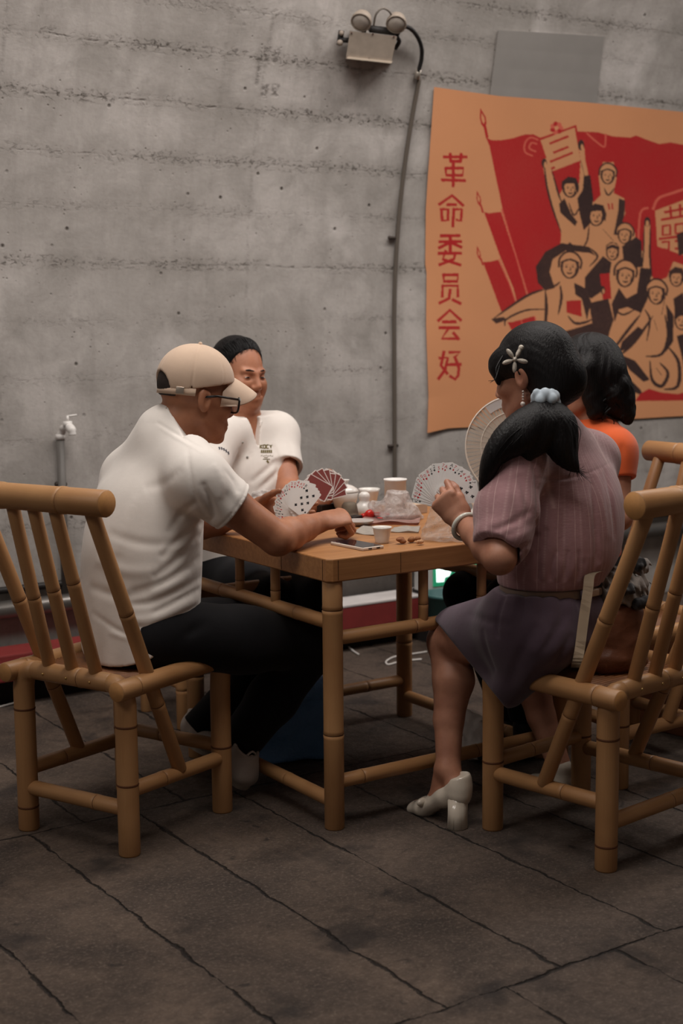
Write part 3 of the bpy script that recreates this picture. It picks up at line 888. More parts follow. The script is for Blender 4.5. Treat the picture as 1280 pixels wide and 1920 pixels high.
# ------------------------------------------------------------------ 1: man in the beige cap
P1 = empty('person', (-.42, .40, 0), 'person in a beige cap, glasses and plain white polo, seated with his back to us', 'person')
fc = _n(vec(.83, .50, -.17)); h1 = Head(at(369, 747, 3.93), fc, vec(.10, .06, 1), 1.0)
sR, eR, wR = at(370, 903, 3.76), at(520, 1010, 3.84), at(598, 980, 4.03)
sL, eL, wL = at(248, 900, 4.05), at(378, 984, 4.22), at(474, 958, 4.20)
nb = at(322, 806, 3.93)
s = Sculpt(); sculpt_head(s, h1)
s.cone(h1(0, -.035, -.055), L3(h1(0, -.035, -.055), nb, .9), .058, .066, .02)
s.cone(nb, at(302, 885, 3.93), .068, .080, .03)
arm(s, sR, eR, wR, (.055, .050, .046, .029)); arm(s, sL, eL, wL, (.055, .046, .043, .029))
s.cone(at(300, 895, 3.93), sR, .070, .048, .03); s.cone(at(300, 895, 3.93), sL, .070, .046, .03)
s.oval(at(290, 920, 3.93), at(272, 1120, 3.93), vec(.556, -.83), (.13, .085), (.13, .09), .03)
hand(s, wR, vec(.84, .34, .16), vec(-.15, .42, -.9), vec(-.1, .8, .6), (1.25, 1.4, 1.45, 1.5), .02, (.35, .80, .35), 1.0, .3)
hand(s, wL, vec(.93, .06, .02), vec(.1, -.95, .25), vec(0, .1, 1), (.10, .12, .15, .2), .03, (.30, .62, .75), 1.0, .12)
sculpt_obj('body', s, SKIN1, P1, .0032)
# polo shirt
s = Sculpt(); rv = vec(.556, -.83)
s.cone(sR, L3(sR, eR, .42), .075, .070, .04); s.cone(L3(sR, eR, .40), L3(sR, eR, .52), .069, .066, .02)
s.cone(sL, L3(sL, eL, .55), .080, .068, .035)
ca = _n(eR - sR); s.cut(L3(sR, eR, .44), ca, .004, (L3(sR, eR, .58) - .11, L3(sR, eR, .58) + .11))
s.cone(L3(sR, eR, .36), L3(sR, eR, .62), .056, .062, .003, sub=True)
s.cut(L3(sL, eL, .56), _n(eL - sL), .004, (L3(sL, eL, .70) - .10, L3(sL, eL, .70) + .10))
st = [((262, 1240), .192, .150), ((262, 1150), .198, .156), ((264, 1070), .202, .158), ((270, 985), .202, .152), ((284, 915), .192, .136), ((305, 858), .150, .100), ((318, 815), .085, .075), ((320, 790), .05, .05)]
s.loft([(at(*a[0], 3.93), a[1], a[2]) for a in st], rv)
s.cone(at(322, 822, 3.93), sR + vec(0, 0, .01), .080, .074, .06)
s.cone(at(314, 822, 3.94), sL + vec(0, 0, .01), .080, .076, .06)
hem = [at(150, 1180, 4.02), at(290, 1222, 3.78), at(388, 1135, 3.90)]
n = np.cross(hem[1] - hem[0], hem[2] - hem[0]); n = n if n[2] < 0 else -n
s.cut(L3(hem[0], hem[1], .5), n, .006)
# collar: a stand and fold round the neck, open at the throat
nd = _n(h1(0, -.03, -.06) - nb)
s.cone(nb + nd * -.02, nb + nd * .032, .083, .071, .012)
s.cut(nb + nd * .036 + vec(-.0, 0, 0), nd * 1.0 + vec(.25, .18, 0), .003, (nb - .14, nb + .16))
s.cone(nb + nd * .0, nb + nd * .09, .064, .066, .004, sub=True)
# folds: pull from the armpit, slack round the waist
s.folds([([(398, 972), (372, 985), (335, 1012), (300, 1046)], .007, .010), ([(394, 990), (365, 1012), (322, 1058), (285, 1082)], .007, .010), ([(390, 1006), (350, 1024), (300, 1030)], -.005, .012), ([(388, 1030), (350, 1064), (300, 1096), (245, 1110)], .007, .011),
         ([(386, 1052), (340, 1086), (286, 1110)], -.005, .012), ([(384, 1078), (345, 1102), (290, 1128), (235, 1134)], .007, .010), ([(382, 1100), (340, 1122), (285, 1150)], .006, .009), ([(378, 1118), (335, 1140), (290, 1160), (240, 1162)], -.005, .011), ([(372, 1136), (330, 1158), (280, 1178)], .006, .009),
         ([(205, 1000), (260, 1018), (320, 1022)], .004, .013), ([(180, 1050), (240, 1072), (300, 1070)], -.004, .015), ([(168, 1100), (225, 1118), (280, 1112)], .004, .013), ([(380, 905), (394, 940), (402, 972)], .008, .008), ([(352, 842), (356, 880), (366, 935), (388, 968)], .0035, .006), ([(370, 940), (345, 958), (315, 1000)], .005, .010),
         ([(294, 792), (318, 806), (346, 822), (382, 842)], .0045, .0045), ([(298, 800), (320, 815), (346, 831), (380, 850)], -.0035, .004), ([(240, 1168), (290, 1184), (340, 1180)], .004, .009), ([(205, 1186), (260, 1200), (310, 1202)], -.003, .008), ([(340, 880), (310, 905), (270, 915)], .003, .014), ([(400, 870), (415, 900), (412, 935)], -.003, .012), ([(420, 880), (440, 905), (446, 925)], .003, .009), ([(255, 930), (235, 990), (222, 1040)], -.003, .016), ([(175, 1150), (240, 1192), (300, 1212)], .003, .008)], 3.3, 4.3)
s.crease(L3(sR, eR, .10) + vec(.05, -.05, 0), L3(sR, eR, .36) + vec(.04, -.08, -.02), .004, .012)
hemc = L3(sR, eR, .405)
def cuff(P):
    d = np.abs((P - hemc.astype(F32)) @ ca.astype(F32)); return (.0025 * np.exp(-(d / .004) ** 2)).astype(F32)
s.warp(cuff, hemc - .09, hemc + .09)
sculpt_obj('shirt', s, WHITE, P1, .004)
# trousers
s = Sculpt()
hR, hL = at(300, 1190, 3.84), at(232, 1180, 4.02)
kR, kL = at(588, 1207, 4.12), at(560, 1185, 4.40)
aR, aL = at(437, 1408, 4.20), at(372, 1372, 4.36)
s.oval(at(262, 1190, 3.93), at(262, 1140, 3.93), rv, (.175, .135), (.16, .125), .03)
for hp, kn, an in ((hR, kR, aR), (hL, kL, aL)):
    s.cone(hp, L3(hp, kn, .55), .100, .092, .04); s.cone(L3(hp, kn, .5), kn, .092, .074, .03)
    s.cone(kn, L3(kn, an, .5), .074, .072, .03); s.cone(L3(kn, an, .5), an, .072, .062, .03)
s.crease(at(560, 1260, 4.0), at(500, 1300, 4.05), .007, .015); s.crease(at(420, 1150, 3.82), at(330, 1200, 3.78), .008, .015)
for hp, kn, an in ((hR, kR, aR), (hL, kL, aL)):
    d = _n(an - kn); s.cut(an, d, .004, (an - .10, an + .10))
sculpt_obj('trousers', s, BLACK, P1, .005)
# sneakers
SNK = cloth_mat('worn white sneaker', (170, 158, 148), .15, weave=500, bump=.4, rough=.6)
SOLE = mat('dirty rubber sole', (160, 150, 138), .8, .2, 40)
def sneaker(heel, toe, up, parent):
    heel, toe = np.array(heel), np.array(toe); d = _n(toe - heel); up = _n(np.array(up) - d * (np.array(up) @ d)); x = np.cross(d, up)
    L = np.linalg.norm(toe - heel)
    M = np.stack([x, d, up], 1)
    s = Sculpt()
    s.oval(heel + up * .045, L3(heel, toe, .45) + up * .045, x, (.036, .045), (.040, .042), .02)
    s.oval(L3(heel, toe, .45) + up * .04, toe - d * .035 + up * .030, x, (.042, .040), (.044, .028), .02)
    s.cone(L3(heel, toe, .18) + up * .06, L3(heel, toe, .15) + up * .10, .041, .042, .02)
    s.cut(L3(heel, toe, .15) + up * .095, up, .004); s.cut(heel + up * .012, -up, .004)
    s.cone(L3(heel, toe, .17) + up * .075, L3(heel, toe, .15) + up * .13, .030, .034, .006, sub=True)
    o = sculpt_obj('shoe', s, SNK, parent, .0032)
    bm = bmesh.new(); prof = []
    for k in range(28):
        a = 2 * math.pi * k / 28; cx, cy = math.cos(a), math.sin(a)
        w = .043 + .005 * (cy > 0) * cy
        prof.append((cx * w, (cy * .5 + .5) * (L + .012) - .022))
    lo = [bm.verts.new(V(heel + x * a + d * b)) for a, b in prof]; hi = [bm.verts.new(V(heel + x * a + d * b + up * .024)) for a, b in prof]
    bm.faces.new(lo[::-1]); bm.faces.new(hi)
    for k in range(28): bm.faces.new((lo[k], lo[(k + 1) % 28], hi[(k + 1) % 28], hi[k]))
    bmesh.ops.recalc_face_normals(bm, faces=bm.faces)
    from_bm('sole', bm, SOLE, o, smooth=False)
    for k in range(5):
        f = .36 + .07 * k; c0 = L3(heel, toe, f) + up * (.098 - .010 * k)
        bm = bmesh.new(); bm_tube(bm, smooth_path([c0 - x * .026 - up * .012, c0 + up * .002, c0 + x * .026 - up * .012 + d * .01], 5), .0032, 8)
        from_bm('lace', bm, mat('white lace', (200, 192, 184), .8), o)
sneaker(at(428, 1435, 4.19), at(462, 1487, 4.13) + np.array([0, 0, .0]), vec(.55, -.3, .8), P1)
sneaker(at(352, 1385, 4.42), at(402, 1425, 4.26), vec(.2, .3, 1), P1)
# cap
BEIGE = cloth_mat('beige cap cotton', (204, 178, 156), .05)
s = Sculpt()
s.ell(h1(0, -.012, .050), (.090, .112, .100), h1.M, .01)
s.cut(h1(0, 0, .036), h1.d(0, .26, -1), .003)
s.ell(h1(0, -.012, .030), (.081, .103, .098), h1.M, .004, sub=True)
s.ell(h1(0, -.125, .018), (.042, .05, .042), h1.M, .006, sub=True)
for a in (0, 60, 120):
    ca_, sa_ = math.cos(math.radians(a)), math.sin(math.radians(a)); nrm = h1.d(ca_, sa_, 0).astype(F32); cc = h1(0, -.012, .05).astype(F32)
    s.warp(lambda P, nrm=nrm, cc=cc: (.0022 * np.exp(-(((P - cc) @ nrm) / .0028) ** 2)).astype(F32), cc - .13, cc + .13)
cap = sculpt_obj('cap', s, BEIGE, P1, .003)
bm = bmesh.new(); nu, nv = 24, 8; top = []; bot = []
for j in range(nv + 1):
    v = j / nv; rt = []; rb = []
    for i in range(nu + 1):
        u = -1 + 2 * i / nu; a = u * math.radians(62)
        bx, by = .087 * math.sin(a), -.012 + .108 * math.cos(a)
        ext = .080 * max(0, 1 - abs(u) ** 4.5) ** .5
        x, y = bx * (1 - .06 * v), by + ext * v
        z = .070 + .004 * math.cos(a) - .046 * abs(u) ** 2 * (1 + .12 * v) - .008 * v * v - .026 * v
        rt.append(bm.verts.new(V(h1(x, y, z + .0015)))); rb.append(bm.verts.new(V(h1(x, y, z - .0015))))
    top.append(rt); bot.append(rb)
for j in range(nv):
    for i in range(nu):
        bm.faces.new((top[j][i], top[j][i + 1], top[j + 1][i + 1], top[j + 1][i])); bm.faces.new((bot[j][i + 1], bot[j][i], bot[j + 1][i], bot[j + 1][i + 1]))
for i in range(nu): bm.faces.new((top[nv][i], top[nv][i + 1], bot[nv][i + 1], bot[nv][i]))
from_bm('brim', bm, BEIGE, cap)
bm = bmesh.new(); rows = []
for a in np.linspace(-1.25, 1.25, 22):
    q = []
    for rr_, z in ((.0835, .005), (.0835, .025), (.0860, .025), (.0860, .005)): q.append(bm.verts.new(V(h1(rr_ * math.sin(a) * 1.0, -.012 - (rr_ + .018) * math.cos(a), z - .006 * math.cos(a)))))
    rows.append(q)
for p_, q_ in zip(rows, rows[1:]):
    for k in range(4): bm.faces.new((p_[k], p_[(k + 1) % 4], q_[(k + 1) % 4], q_[k]))
bmesh.ops.recalc_face_normals(bm, faces=bm.faces)
from_bm('strap', bm, BEIGE, cap)
bm = bmesh.new(); bm_box(bm, h1(.0675, -.085, .013), (.022, .005, .019), Matrix(h1.M.tolist()) @ Matrix.Rotation(math.radians(52), 3, 'Z'), .001)
from_bm('buckle', bm, mat('worn metal buckle', (190, 175, 160), .3, metal=.8), cap)
bm = bmesh.new(); bmesh.ops.create_uvsphere(bm, u_segments=12, v_segments=8, radius=.006, matrix=Matrix.Translation(V(h1(0, -.012, .150))))
from_bm('button', bm, BEIGE, cap)
# hair at the back of the head, in the gap of the cap
s = Sculpt(); s.ell(h1(0, -.026, .035), (.078, .094, .086), h1.M, .01); s.cut(h1(0, -.085, 0), h1.d(0, 1, .12), .004); s.cut(h1(0, 0, -.005), h1.d(0, 0, -1), .004)
sculpt_obj('hair', s, mat('short dark hair', (44, 34, 30), .8, .3, 300), P1, .003)
# glasses
bm = bmesh.new()
for e in (-1, 1):
    bm_tube(bm, [h1(e * .081, -.02, .004), h1(e * .083, .02, .012), h1(e * .079, .088, .012)], .0032, 8)
    pts = []
    for k in range(25):
        a = 2 * math.pi * k / 24; cx, cz = math.cos(a), math.sin(a)
        q = (abs(cx) ** 4 + abs(cz) ** 4) ** -.25
        pts.append(h1(e * (.040 + .0345 * cx * q), .104 - .010 * abs(cx * q + 1) * .5, -.003 + .022 * cz * q))
    bm_tube(bm, pts, .0028, 8, False)
bm_tube(bm, [h1(-.008, .106, .004), h1(.008, .106, .004)], .002, 8)
gl = from_bm('glasses', bm, mat('black plastic frame', (16, 14, 14), .3), P1)
for e in (-1, 1):
    bm = bmesh.new(); bm_box(bm, h1(e * .038, .100, -.003), (.060, .0012, .038), Matrix(h1.M.tolist()))
    from_bm('lens', bm, mat('clear lens', (235, 238, 240), .05, alpha=.35, spec=.8), gl)

# ------------------------------------------------------------------ 2: man in the printed polo, facing us
P2 = empty('person', (.40, 1.22, 0), 'person with short black hair in a printed white polo, facing us across the table', 'person')
fc2 = _n(vec(.66, -.72, -.10)); h2 = Head(at(449, 703, 4.90), fc2, vec(.05, 0, 1), 1.0)
nb2 = at(452, 790, 4.93); sR2, sL2 = at(408, 822, 4.80), at(517, 818, 5.02)
eR2, wR2 = at(372, 935, 4.62), at(455, 955, 4.45); eL2, wL2 = at(541, 922, 4.86), at(583, 950, 4.68)
s = Sculpt(); sculpt_head(s, h2, smile=True, full=1)
s.cone(h2(0, -.030, -.055), nb2, .056, .062, .02); s.cone(nb2, at(455, 860, 4.95), .070, .085, .03)
arm(s, sR2, eR2, wR2); arm(s, sL2, eL2, wL2, (.052, .046, .042, .028))
s.cone(at(455, 850, 4.95), sR2, .075, .048, .03); s.cone(at(455, 850, 4.95), sL2, .075, .048, .03)
s.oval(at(458, 880, 4.95), at(450, 1000, 4.95), vec(.83, .556), (.13, .085), (.13, .09), .03)
hand(s, wL2, vec(.62, .15, .50), vec(-.3, -.85, .3), vec(-.5, .1, .8), (.75, .9, 1.0, 1.1), .03, (.45, .75, .6), .95, .2)
hand(s, wR2, vec(.9, -.2, -.02), vec(0, 0, -1), vec(.1, .9, 0), (.4, .45, .5, .55), .06, (.7, .75, .1), .98)
sculpt_obj('body', s, SKIN2, P2, .0034)
eyes(h2, P2, (.25, 1, -.1)); brows(h2, P2)
s = Sculpt(); s.ell(h2(0, -.026, .043), (.083, .100, .092), h2.M, .01)
s.cut(h2(0, .048, .082), h2.d(0, .9, -.42), .008); s.cut(h2(0, 0, -.028), h2.d(0, 0.1, -1), .008)
s.ell(h2(.08, .03, -.01), (.04, .05, .045), h2.M, .01, sub=True); s.ell(h2(-.08, .03, -.01), (.04, .05, .045), h2.M, .01, sub=True)
hc2 = h2(0, -.02, .02); s.warp(comb(h2(0, .06, .11), h2.d(0, 1, -.2), h2.d(0, 0, -1), .0007, 3, 120, 600), hc2 - .2, hc2 + .2)
hair2 = sculpt_obj('hair', s, HAIR, P2, .003)
bm = bmesh.new(); rnd = random.Random(2)
for k in range(170):
    x = rnd.uniform(-.074, .074); e = 1 - (x / .0845) ** 2
    def top(y): return .043 + .0935 * math.sqrt(max(0, e - ((y + .026) / .1015) ** 2))
    yh = next((y for y in np.linspace(.075, -.05, 60) if e > ((y + .026) / .1015) ** 2 and .9 * (y - .048) - .42 * (top(y) - .082) < 0), 0)
    y0 = yh + rnd.uniform(-.004, .008); dx = rnd.uniform(-.006, .006)
    pp = smooth_path([h2(x + dx * q / 3, y0 - .014 * q, top(min(y0 - .014 * q, yh + .006)) + .0012 + .0006 * (q == 1)) for q in range(4)], 3)
    bm_tube(bm, pp, list(np.linspace(.0006, .0013, len(pp))), 4, False, uvs=False)
from_bm('loose_strands', bm, HAIR, hair2)
s = Sculpt(); rv2 = vec(.83, .556)
for a, b in ((sR2, eR2), (sL2, eL2)):
    s.cone(a, L3(a, b, .62), .077, .070, .035); s.cut(L3(a, b, .60), _n(b - a), .004, (L3(a, b, .8) - .12, L3(a, b, .8) + .12)); s.cone(L3(a, b, .5), L3(a, b, .75), .055, .062, .003, sub=True)
st = [((448, 1060), .178, .135), ((448, 1000), .180, .135), ((452, 940), .184, .136), ((458, 880), .186, .132), ((460, 838), .155, .105), ((456, 805), .09, .08), ((454, 785), .06, .06)]
s.loft([(at(*a[0], 4.93), a[1], a[2]) for a in st], rv2)
s.cone(at(455, 803, 4.93), sR2 + vec(0, 0, .006), .075, .074, .05); s.cone(at(455, 803, 4.93), sL2 + vec(0, 0, .006), .075, .074, .05)
s.cone(nb2 - ZZ * .02, nb2 + ZZ * .030, .080, .068, .012); s.cut(nb2 + ZZ * .030, ZZ + vec(.08, -.12, 0), .003, (nb2 - .10, nb2 + .14))
s.cone(nb2 - ZZ * .02, nb2 + ZZ * .09, .060, .064, .004, sub=True)
tf = _n(vec(.556, -.83)); th = nb2 + tf * .055 - ZZ * .04
s.oval(th + ZZ * .05 + tf * .03, th - ZZ * .035 + tf * .06, rv2, (.026, .05), (.004, .045), .003, sub=True)
s.folds([([(520, 862), (500, 880), (470, 905)], .006, .010), ([(528, 880), (505, 900), (478, 925)], .006, .010), ([(448, 840), (440, 880), (436, 920)], .004, .012), ([(512, 835), (520, 860), (518, 890)], .005, .008), ([(470, 850), (468, 890), (462, 925)], .003, .010), ([(540, 830), (545, 860), (540, 880)], .003, .010)], 4.3, 5.3)
shirt2 = sculpt_obj('shirt', s, WHITE, P2, .0042)
# collar flaps and the print on the chest, laid on the cloth
from mathutils.bvhtree import BVHTree
def surf_of(o):
    mw = o.matrix_world if o.parent is None else Matrix.Identity(4)
    return BVHTree.FromPolygons([v.co for v in o.data.vertices], [tuple(p.vertices) for p in o.data.polygons])
bvh2 = surf_of(shirt2)
def on_cloth(bvh, px, py, off):
    d = V(_n(ray(px, py))); h = bvh.ray_cast(V(CAM), d)
    return None if h[0] is None else h[0] - d * off
def decal(name, polys, bvh, m, parent, off=.0016):
    bm = bmesh.new()
    for P in polys:
        vs = [on_cloth(bvh, x, y, off) for x, y in P]
        if any(v is None for v in vs): continue
        try: bm.faces.new([bm.verts.new(v) for v in vs])
        except ValueError: pass
    bmesh.ops.triangulate(bm, faces=bm.faces)
    return from_bm(name, bm, m, parent, smooth=False)
def bar(x0, y0, x1, y1, w):
    d = np.array((x1 - x0, y1 - y0), float); d /= np.linalg.norm(d); e = np.array((-d[1], d[0])) * w / 2
    return [(x0 + e[0], y0 + e[1]), (x1 + e[0], y1 + e[1]), (x1 - e[0], y1 - e[1]), (x0 - e[0], y0 - e[1])]
OLIVE = mat('olive print', (104, 92, 52), .8); NAVYP = mat('navy print', (48, 50, 66), .8)
def word(strokes, ox, oy, w, h, lw):
    return [bar(ox + a * w, oy + b * h, ox + c_ * w, oy + d * h, lw) for a, b, c_, d in strokes]
K_ = [(0, 0, 0, 1), (0, .5, 1, 0), (0, .5, 1, 1)]; O2_ = [(0, 0, 1, 0), (0, 1, 1, 1), (0, 0, 0, 1), (1, 0, 1, 1)]; CC_ = [(0, 0, 1, 0), (0, 1, 1, 1), (0, 0, 0, 1)]; Y_ = [(0, 0, .5, .5), (1, 0, .5, .5), (.5, .5, .5, 1)]
pol = []
for i, g_ in enumerate((K_, O2_, CC_, Y_)): pol += word(g_, 487.5 + i * 6.0, 834, 4.3, 6.2, 1.7)
pol += [bar(489 + i * 3.6, 846.2, 491.8 + i * 3.6, 846.2, 5.4) for i in range(6)]
pol += [bar(489 + i * 4, 854.5 + (i % 2), 492 + i * 4, 853.5 + (i % 2), .8) for i in range(6)] + [bar(495, 858, 502, 858, 1.1), bar(493, 861, 506, 861, 1.1), bar(500, 863.5, 503.5, 867.5, 3.2)]
decal('chest_print', pol, bvh2, OLIVE, shirt2)
decal('sleeve_print', [bar(410 + i * 4.2, 838 + i * i * .55, 412.6 + i * 4.2, 842 + i * i * .6, 1.8) for i in range(5)] + [bar(412 + i * 4.2, 838 + i * i * .55, 411 + i * 4.2, 843 + i * i * .6, 1.2) for i in range(5)], bvh2, NAVYP, shirt2)
for (x, y) in ((454.5, 829.5), (463.5, 857)):
    bm = bmesh.new(); q = on_cloth(bvh2, x, y, .002)
    if q: bmesh.ops.create_uvsphere(bm, u_segments=12, v_segments=8, radius=.0042, matrix=Matrix.Translation(q))
    from_bm('button', bm, mat('grey button', (150, 146, 140), .4), shirt2)
def flap(px, parent, bvh, m, lift=.006):
    bm = bmesh.new(); top = [on_cloth(bvh, x, y, lift) for x, y in px]
    top = [t for t in top if t is not None]
    if len(top) > 2:
        f = [bm.verts.new(t) for t in top]; k = [bm.verts.new(t + V(FW) * .004) for t in top]; n = len(f)
        bm.faces.new(f); bm.faces.new(k[::-1])
        for i in range(n): bm.faces.new((f[i], f[(i + 1) % n], k[(i + 1) % n], k[i]))
        bmesh.ops.recalc_face_normals(bm, faces=bm.faces)
    return from_bm('collar', bm, m, parent, smooth=False)
flap([(470, 771), (478, 766), (492, 790), (488, 800), (474, 790)], shirt2, bvh2, WHITE)
s = Sculpt()
kL2, kR2 = at(598, 1124, 4.60), at(505, 1122, 4.62)
s.oval(at(445, 1075, 4.95), at(446, 1020, 4.95), rv2, (.17, .13), (.16, .125), .03)
for hp, kn, an in ((at(485, 1070, 4.98), kL2, at(572, 1275, 4.92)), (at(408, 1080, 4.86), kR2, at(470, 1285, 4.86))):
    s.cone(hp, L3(hp, kn, .55), .09, .085, .04); s.cone(L3(hp, kn, .5), kn, .085, .070, .03); s.cone(kn, an, .068, .055, .03); s.cut(an, ZZ * -1, .004, (an - .1, an + .1))
sculpt_obj('trousers', s, BLACK, P2, .006)
for an in (at(572, 1290, 4.92), at(470, 1300, 4.86)):
    s = Sculpt(); a0 = np.array([an[0], an[1], .05])
    s.cone(an, a0, .045, .042, .02); s.oval(a0 - vec(.0, 0, .012), a0 + vec(.08, -.12, -.02), rv2, (.038, .036), (.042, .028), .02); s.cut((0, 0, .001), -ZZ, .003)
    sculpt_obj('shoe', s, mat('black shoe leather', (24, 22, 22), .5), P2, .005)
# ------------------------------------------------------------------ 3: woman in the mauve blouse, her back to us
P3 = empty('person', (.56, -.36, 0), 'person in a striped mauve blouse and dark skirt, dark ponytail tied with a pale scrunchie', 'person')
fc3 = _n(vec(-.80, .60, -.24)); h3 = Head(at(997, 704, 3.72), fc3, vec(-.05, .04, 1), 1.0)
rv3 = vec(.765, .644); fd3 = vec(-.644, .765)
nb3 = at(1030, 806, 3.74)
sL3, eL3, wL3 = at(962, 878, 3.61), at(936, 1046, 3.47), at(866, 978, 3.63)
sR3, eR3, wR3 = at(1108, 862, 3.88), at(1080, 1040, 4.02), at(985, 985, 4.14)
s = Sculpt(); sculpt_head(s, h3, fem=True)
s.cone(h3(0, -.030, -.05), L3(h3(0, -.03, -.05), nb3, .85), .050, .054, .02)
s.cone(nb3, at(1042, 870, 3.75), .058, .075, .03)
arm(s, sL3, eL3, wL3, (.050, .044, .041, .026)); arm(s, sR3, eR3, wR3, (.050, .042, .039, .026))
s.cone(at(1042, 880, 3.75), sL3, .065, .045, .03); s.cone(at(1042, 880, 3.75), sR3, .065, .045, .03)
s.oval(at(1050, 900, 3.75), at(1036, 1080, 3.77), rv3, (.13, .08), (.115, .085), .03)
s.oval(at(1040, 1080, 3.77), at(1038, 1170, 3.78), rv3, (.13, .10), (.16, .12), .03)
hand(s, wL3, vec(-.55, .12, .66), vec(.05, .97, .15), vec(.8, -.1, .5), (1.15, 1.25, 1.3, 1.35), .02, (.30, .85, .35), .94, .3)
hand(s, wR3, vec(-.9, .1, .1), vec(0, 0, -1), vec(0, -.8, .2), (.6, .7, .8, .8), .05, (.6, .8, .1), .95)
hL3, hR3 = at(985, 1178, 3.71), at(1085, 1165, 3.90)
kL3, kR3 = at(842, 1203, 4.02), at(958, 1190, 4.25)
aL3, aR3 = at(840, 1440, 3.93), at(1050, 1440, 4.16)
s.cone(hL3, kL3, .085, .064, .03); s.cone(hR3, kR3, .085, .062, .03)
leg_lower(s, kL3, aL3, (.058, .0575, .033), back=vec(.5, -.6)); leg_lower(s, kR3, aR3, (.056, .057, .034), back=vec(.5, -.6))
hl = at(856, 1478, 3.90); bl = at(800, 1506, 3.99); tl = at(778, 1510, 4.02)
s.cone(aL3, hl, .031, .027, .015); s.cone(aL3 + vec(-.012, .01, -.01), L3(hl, bl, .7), .027, .020, .015); s.cone(hl, bl, .024, .018, .015); s.cone(bl, tl, .018, .014, .01)
sculpt_obj('body', s, SKIN3, P3, .0034)
# blouse
def blouse_mat():
    g = NT('sheer mauve woven stripe')
    co = g.n('ShaderNodeTexCoord').outputs['Object']
    u = g.n('ShaderNodeAttribute', attribute_name='stripe').outputs['Fac']
    sm = g.n('ShaderNodeAttribute', attribute_name='seam').outputs['Fac']
    z = g.n('ShaderNodeSeparateXYZ', {0: co}).outputs[2]
    u = g.math('ADD', u, g.math('MULTIPLY', g.math('SUBTRACT', g.noise(co, 7, 3), .5), .010))
    fr = g.math('FRACT', g.math('DIVIDE', g.math('ADD', u, 2), .046))
    l1 = g.ramp(g.math('ABSOLUTE', g.math('SUBTRACT', fr, .30)), .0, .040, 1, 0)
    l2 = g.ramp(g.math('ABSOLUTE', g.math('SUBTRACT', fr, .66)), .0, .11, 1, 0)
    zig = g.math('FRACT', g.math('DIVIDE', z, .007)); l2 = g.math('MULTIPLY', l2, g.ramp(zig, .2, .5, .25, .8))
    ln = g.math('MAXIMUM', l1, g.math('MULTIPLY', l2, .6))
    ln = g.math('MULTIPLY', ln, g.ramp(g.noise(co, 40, 3), .3, .6, .45, 1))
    ln = g.math('MAXIMUM', ln, g.math('MULTIPLY', sm, .7))
    mp = g.n('ShaderNodeMapping', {'Vector': co, 'Scale': (1, 1, 6)}).outputs[0]
    c = g.mix(g.ramp(g.noise(mp, 60, 4, .7), .3, .7), lin((136, 98, 101)), lin((168, 130, 131)))
    c = g.mix(g.ramp(g.noise(co, 6, 3), .35, .65), c, lin((152, 112, 115)))
    c = g.mix(g.math('MULTIPLY', ln, .62), c, lin((208, 178, 172)))
    g.link(c, g.b.inputs['Base Color']); g.b.inputs['Roughness'].default_value = .7; g.b.inputs['Sheen Weight'].default_value = .3
    g.b.inputs['Specular IOR Level'].default_value = .25
    g.bump(g.math('ADD', g.noise(mp, 320, 2, .5), g.math('MULTIPLY', g.noise(co, 30, 4, .6), .8)), .35, .003)
    return g.m
MAUVE = blouse_mat()
s = Sculpt()
for a, b in ((sL3, eL3), (sR3, eR3)):
    s.cone(a, L3(a, b, .50), .070, .078, .03); s.cone(L3(a, b, .5), L3(a, b, .80), .080, .072, .02); s.cone(L3(a, b, .80), L3(a, b, .93), .066, .050, .014)
    s.cut(L3(a, b, .95), _n(b - a) + vec(-.25, 0, .2), .004, (L3(a, b, 1.05) - .12, L3(a, b, 1.05) + .12)); s.cone(L3(a, b, .86), L3(a, b, 1.1), .048, .052, .003, sub=True)
st = [((1034, 1110), .148, .118), ((1036, 1080), .160, .134), ((1048, 1040), .178, .142), ((1056, 990), .184, .140), ((1058, 930), .182, .128), ((1052, 880), .168, .105), ((1042, 840), .115, .085), ((1034, 806), .06, .06)]
s.loft([(at(*a[0], 3.75), a[1], a[2]) for a in st], rv3)
s.cone(nb3 + vec(0, 0, -.015), sL3 + vec(0, 0, .0), .07, .068, .05); s.cone(nb3 + vec(0, 0, -.015), sR3 + vec(0, 0, .0), .07, .066, .05)
wst = at(1040, 1090, 3.76); s.cut(wst, vec(0, 0, -1), .004)
nd3 = _n(h3(0, -.03, -.06) - nb3)
s.cone(nb3 - nd3 * .02, nb3 + nd3 * .040, .074, .060, .012); s.cut(nb3 + nd3 * .042, nd3, .003, (nb3 - .1, nb3 + .14)); s.cone(nb3, nb3 + nd3 * .09, .052, .056, .004, sub=True)
